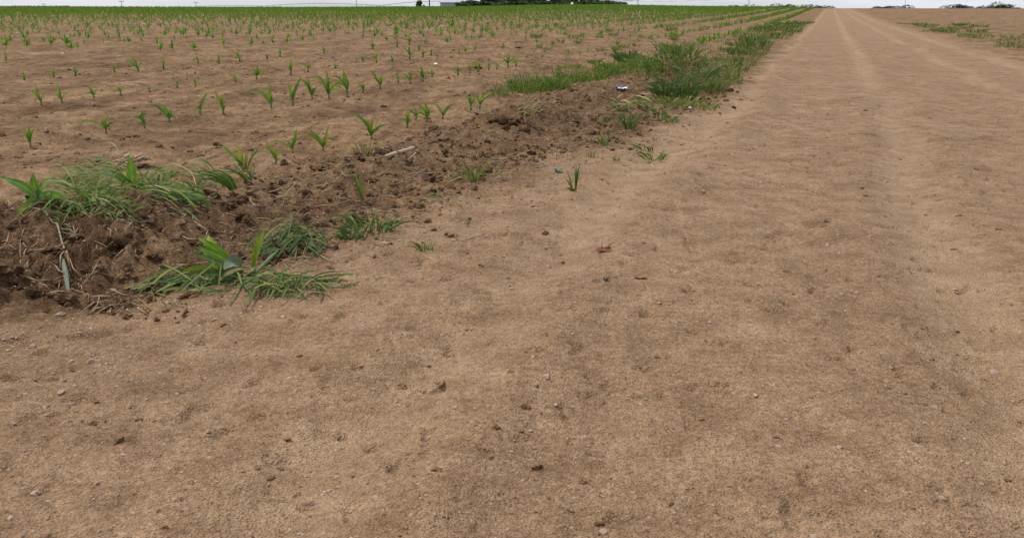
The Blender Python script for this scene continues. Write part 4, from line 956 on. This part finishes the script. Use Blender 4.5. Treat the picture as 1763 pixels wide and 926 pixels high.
def scrap(name, px, py, wpx, hpx, label, cat, mats, curl=.5, n=8):
    """a crumpled thin scrap with thickness: a curled sheet"""
    b = hit(px, py); k = mpp(b); root = empty(name, b)
    for j, (mt, ox, oy, sc) in enumerate(mats):
        m = MB(); vs, fs = [], []; sd_ = random.uniform(0, 50)
        for lay in (0, 1):
            for i in range(n + 1):
                for q_ in range(n + 1):
                    u, v = i / n - .5, q_ / n - .5
                    rr = 1 - .35 * abs(fbm(np.array([u * 3 + sd_]), np.array([v * 3.]), 1, 2, 5)[0]) if (abs(u) > .4 or abs(v) > .4) else 1
                    z = curl * (u * u + v * v * .6) * wpx * .7 + 2.2 * float(fbm(np.array([u * 2 + sd_]), np.array([v * 2.]), .6, 3, 9)[0])
                    vs.append(((ox + u * wpx * sc * rr) * k, (oy + v * hpx * 2.4 * sc * rr) * k, (z + 2.4 - lay * .5) * k))
        w1 = n + 1
        for i in range(n):
            for q_ in range(n):
                a = i * w1 + q_; fs.append((a, a + w1, a + w1 + 1, a + 1)); a2 = a + w1 * w1; fs.append((a2, a2 + 1, a2 + w1 + 1, a2 + w1))
        for i in range(n):
            for e in (i * w1, i * w1 + n):
                fs.append((e, e + w1, e + w1 + w1 * w1, e + w1 * w1))
            for e in (i, n * w1 + i): fs.append((e, e + 1, e + 1 + w1 * w1, e + w1 * w1))
        m.add(vs, fs); m.build(['crumpled_body', 'folded_edge', 'corner_piece'][j], M[mt], root)
    tag(root, label, cat); return root
scrap('dry_leaf', 1040, 433, 26, 8, 'crumpled orange-red dry leaf with a blackened edge lying on the road', 'dry leaf', [('rust', 0, 0, 1.0), ('black', 4, 12, .6)], .34)
scrap('dry_leaf', 1102, 479, 22, 6, 'faded orange leaf scrap half buried in the road at the lower right', 'dry leaf', [('rust2', 0, 0, 1.0)], .25)
scrap('dark_scrap', 1043, 482, 9, 4, 'tiny dark grey chip on the road below the orange-red leaf', 'scrap', [('black', 0, 0, 1.0)], .2)
scrap('teal_scrap', 961, 297, 14, 6, 'small teal plastic scrap beside the two-shoot weed', 'plastic scrap', [('teal', 0, 0, 1.0)], .9)
scrap('wrapper', 1070, 160, 19, 5, 'crumpled blue and white wrapper on the dark soil before the mound', 'wrapper', [('wrap_white', 2, 0, .9), ('wrap_blue', -4, 8, .7)], .5)
scrap('dry_leaf', 1110, 168, 16, 3, 'flat grey dry leaf right of the blue and white wrapper', 'dry leaf', [('straw', 0, 0, 1.0)], .2)
def stone(px, py, r, label, mat='stone', group='single stones on the soil', flat=.6):
    b = hit(px, py); k = mpp(b); m = MB(); lump(m, (0, 0, r * k * .25), r * k, .35, flat, 2); o = m.build('stone', M[mat]); o.location = b; tag(o, label, 'stone', group)
stone(662, 421, 5, 'tan flat stone on the road left of the bright weed')
stone(751, 112, 4, 'bright white stone alone in the right part of the field', 'white_stone')
stone(248, 42, 2.4, 'white stone far back at the left among the seedlings', 'white_stone')
stone(108, 93, 2.6, 'white stone below the far left seedlings', 'white_stone')
stone(1188, 188, 3, 'white pebble at the right foot of the overgrown mound', 'white_stone')
stone(958, 177, 6, 'tan rounded clod-like stone right of the dry grass clod')
stone(208, 391, 3, 'small white fleck stone on top of the dirt bank', 'white_stone')
stone(366, 352, 6.5, 'dark round stone right of the green heap', 'node')
stone(1210, 330, 4, 'pale stone on the road at the right', 'stone')
stone(780, 415, 3.4, 'tiny tan stone by the curled root loop', 'stone')
def clod(px, py, r, label, mat='loose'):
    b = hit(px, py, False); k = mpp(b); m = MB()
    lump(m, (0, 0, r * k * .05), r * k * .85, .8, .6, 3)
    for i in range(int(10 + r)):
        a = random.uniform(0, 6.28); q = random.uniform(.3, 1.15); lump(m, (math.cos(a) * r * k * q, math.sin(a) * r * k * q * .8, random.uniform(-.1, .5) * (1.3 - q) * r * k), r * k * random.uniform(.12, .38), .7, .8, 1)
    o = m.build('soil_clod', M[mat]); o.location = b; tag(o, label, 'soil clod', 'large clods on the dug soil'); return o
for x, y, r, lab in [(552, 291, 11, 'cracked rounded clod at the field edge below the wide-V seedling'), (508, 308, 5, 'small dark clod left of the cracked rounded clod'), (860, 208, 16, 'big dark root-bound clod at the left of the far mound'),
                     (886, 212, 15, 'big dark root-bound clod at the middle of the far mound'), (900, 226, 12, 'dark clod at the right foot of the far mound'), (665, 246, 4, 'small dark clod beside the dense front-row seedling'),
                     (770, 243, 9, 'clod on the dug strip right of the thick corn stalk piece'), (268, 362, 20, 'large brown clod under the right end of the green heap'), (318, 366, 13, 'brown clod right of the large clod under the heap'),
                     (640, 312, 9, 'clod in the middle of the dug strip below the corn stalk piece'), (30, 392, 24, 'large crumbling clod on the dirt bank at the left edge'), (210, 415, 22, 'large crumbling clod in the middle of the dirt bank'),
                     (1010, 176, 9, 'brown clod on the dug strip left of the wrapper'), (330, 420, 14, 'clod on the right end of the dirt bank above the uprooted plant'), (820, 118, 7, 'dark clod behind the far cluster of seedlings'), (895, 84, 5, 'dark clod far back in the bare field at the right')]:
    clod(x, y, r, lab, 'dry_soil' if ('brown clod right' in lab or 'cracked' in lab) else 'loose')

# ------------------------------------------------------------------ uncountable litter (stuff)
def broken_clods(n, s0, s1, fn, rmin, rmean, rmax, name, label, mat):
    m = MB()
    for _ in range(n):
        s = s0 + (s1 - s0) * random.random() ** 1.8; x, y = xy_of(s, fn(s)); r = min(rmax, rmin + random.expovariate(1 / rmean))
        lump(m, (x, y, gz(x, y) + r * .1), r, 1.0, .75, 2)
    tag(m.build(name, M[mat], None, None, False), label, 'soil clods', kind='stuff')
def rnd_st(s0, s1, fn):
    s = s0 + (s1 - s0) * random.random() ** 1.6; t = fn(s); return xy_of(s, t)
tops = lambda s: float(np.interp(s, TOP_S, TOP_T)); edgs = lambda s: float(np.interp(s, EDG_S, EDG_T))
def pts_xy(n, s0, s1, fn):
    P = [rnd_st(s0, s1, fn) for _ in range(n)]; a = np.array(P); return a[:, 0], a[:, 1], terrain(a[:, 0], a[:, 1])
broken_clods(420, 2.2, 12, lambda s: random.uniform(tops(s), edgs(s) + .1), .007, .008, .032, 'broken_clods', 'broken dark clods heaped along the dug strip', 'loose')
broken_clods(700, 2.2, 12, lambda s: random.gauss(edgs(s) - .05, .24), .003, .0045, .022, 'edge_clods', 'broken clods strewn along the road edge', 'dry_soil')
m = MB()
for x, y, z in zip(*pts_xy(4200, 2.2, 14, lambda s: random.uniform(tops(s) - .1, edgs(s) + .12))):
    r = min(.024, .003 + random.expovariate(1 / .0048)); lump(m, (x, y, z - r * .05), r, .75, .8, 0 if r < .012 else 1)
tag(m.build('soil_crumbs', M['loose'], None, None, False), 'loose dark soil crumbs on the dug strip', 'soil crumbs', kind='stuff')
m = MB()
for x, y, z in zip(*pts_xy(5000, 4, 22, lambda s: tops(s) - .1 - random.random() ** 1.3 * 9)):
    if y < 1.5: continue
    r = min(.03, .003 + random.expovariate(1 / .005)); lump(m, (x, y, z + r * .1), r, .5, .7, 0 if r < .012 else 1)
tag(m.build('field_crumbs', M['dry_soil'], None, None, False), 'dry soil crumbs lying over the field', 'soil crumbs', kind='stuff')
m = MB()
for x, y, z in zip(*pts_xy(13000, 1.0, 13, lambda s: edgs(s) + random.random() * 4.8 if random.random() < .6 else edgs(s) + abs(random.gauss(0, .5)))):
    r = min(.014, .0018 + random.expovariate(1 / .0016)); lump(m, (x, y, z + r * .1), r, .35, .65, 0)
tag(m.build('road_grit', M['stone'], None, None, False), 'small tan grit scattered over the dirt road', 'grit', kind='stuff')
m = MB()
for x, y, z in zip(*pts_xy(5200, 1.0, 11, lambda s: edgs(s) + .1 + random.random() * 4.6)):
    if float(fbm(np.array([x]), np.array([y]), .55, 2, 61)[0]) < random.uniform(-.5, .7): continue
    r = min(.017, .0018 + random.expovariate(1 / .0022)); lump(m, (x, y, z), r, .7, .55, 0 if r < .006 else 1)
tag(m.build('road_crumbs', M['dry_soil'], None, None, False), 'soil crumbs scattered over the dirt road', 'soil crumbs', kind='stuff')
m = MB()
for x, y, z in zip(*pts_xy(420, 1.0, 11, lambda s: edgs(s) + .2 + random.random() * 4.4)):
    r = min(.013, .002 + random.expovariate(1 / .002)); lump(m, (x, y, z), r, .7, .45, 1)
tag(m.build('dark_crumbs', M['loose'], None, None, False), 'dark bits scattered over the dirt road', 'soil crumbs', kind='stuff')
def straws(n, s0, s1, fn, lmin, lmax, mat, name, label, wmax=.0035):
    m = MB()
    for x, y, z in zip(*pts_xy(n, s0, s1, fn)):
        if y < .8: continue
        a = random.uniform(0, 6.28); l = lmin + (lmax - lmin) * random.random() ** 2.2; c, s_ = math.cos(a) * l / 2, math.sin(a) * l / 2; w_ = random.uniform(.3, 1) * wmax
        z0, z1 = gz(x - c, y - s_), gz(x + c, y + s_)
        tube(m, [(x - c, y - s_, z0 + .003), (x + random.gauss(0, .1) * l, y + random.gauss(0, .1) * l, max(z, (z0 + z1) / 2) + .007 + abs(random.gauss(0, .05)) * l), (x + c, y + s_, z1 + .003 + random.random() ** 3 * .4 * l)], [w_ * .6, w_, w_ * .4], 4)
    tag(m.build(name, M[mat]), label, 'straw', kind='stuff')
straws(3000, 2.2, 12, lambda s: random.uniform(tops(s) - .2, edgs(s) + .25), .02, .13, 'straw', 'straw_litter', 'pale straw bits scattered over the dug strip', .0034)
straws(2400, 2.2, 12, lambda s: random.uniform(tops(s) - .1, edgs(s) + .1), .02, .12, 'root', 'root_fibres', 'fine brown root fibres tangled in the dug strip', .0018)
straws(1100, 4, 20, lambda s: tops(s) - .1 - random.random() * 8, .015, .08, 'straw', 'field_straw', 'pale straw bits scattered over the field', .003)
straws(420, 1.1, 11, lambda s: edgs(s) + random.random() * 3.6, .01, .05, 'straw', 'road_straw', 'thin straw bits scattered over the dirt road', .0015)
# orange chaff on the bank at the lower left
GC = 'orange chaff pieces in the dirt bank at the lower left'
for x, y, l, a in [(22, 432, 20, -50), (43, 428, 16, -60), (56, 424, 22, 40), (77, 426, 20, 55), (45, 441, 12, 60), (8, 460, 22, -8), (50, 458, 12, 60), (62, 455, 8, 40), (30, 489, 20, 55), (80, 438, 16, 50), (53, 437, 18, 35), (12, 420, 16, 20)]:
    c, s_ = math.cos(R(a)) * l / 2, math.sin(R(a)) * l / 2
    strip('chaff_piece', [(x - c, y + s_), (x, y, 2), (x + c, y - s_)], random.uniform(2.5, 4.5), 'orange dry chaff piece stuck in the dirt bank at the lower left', 'chaff', random.choice(['chip', 'chip', 'straw']), group=GC)
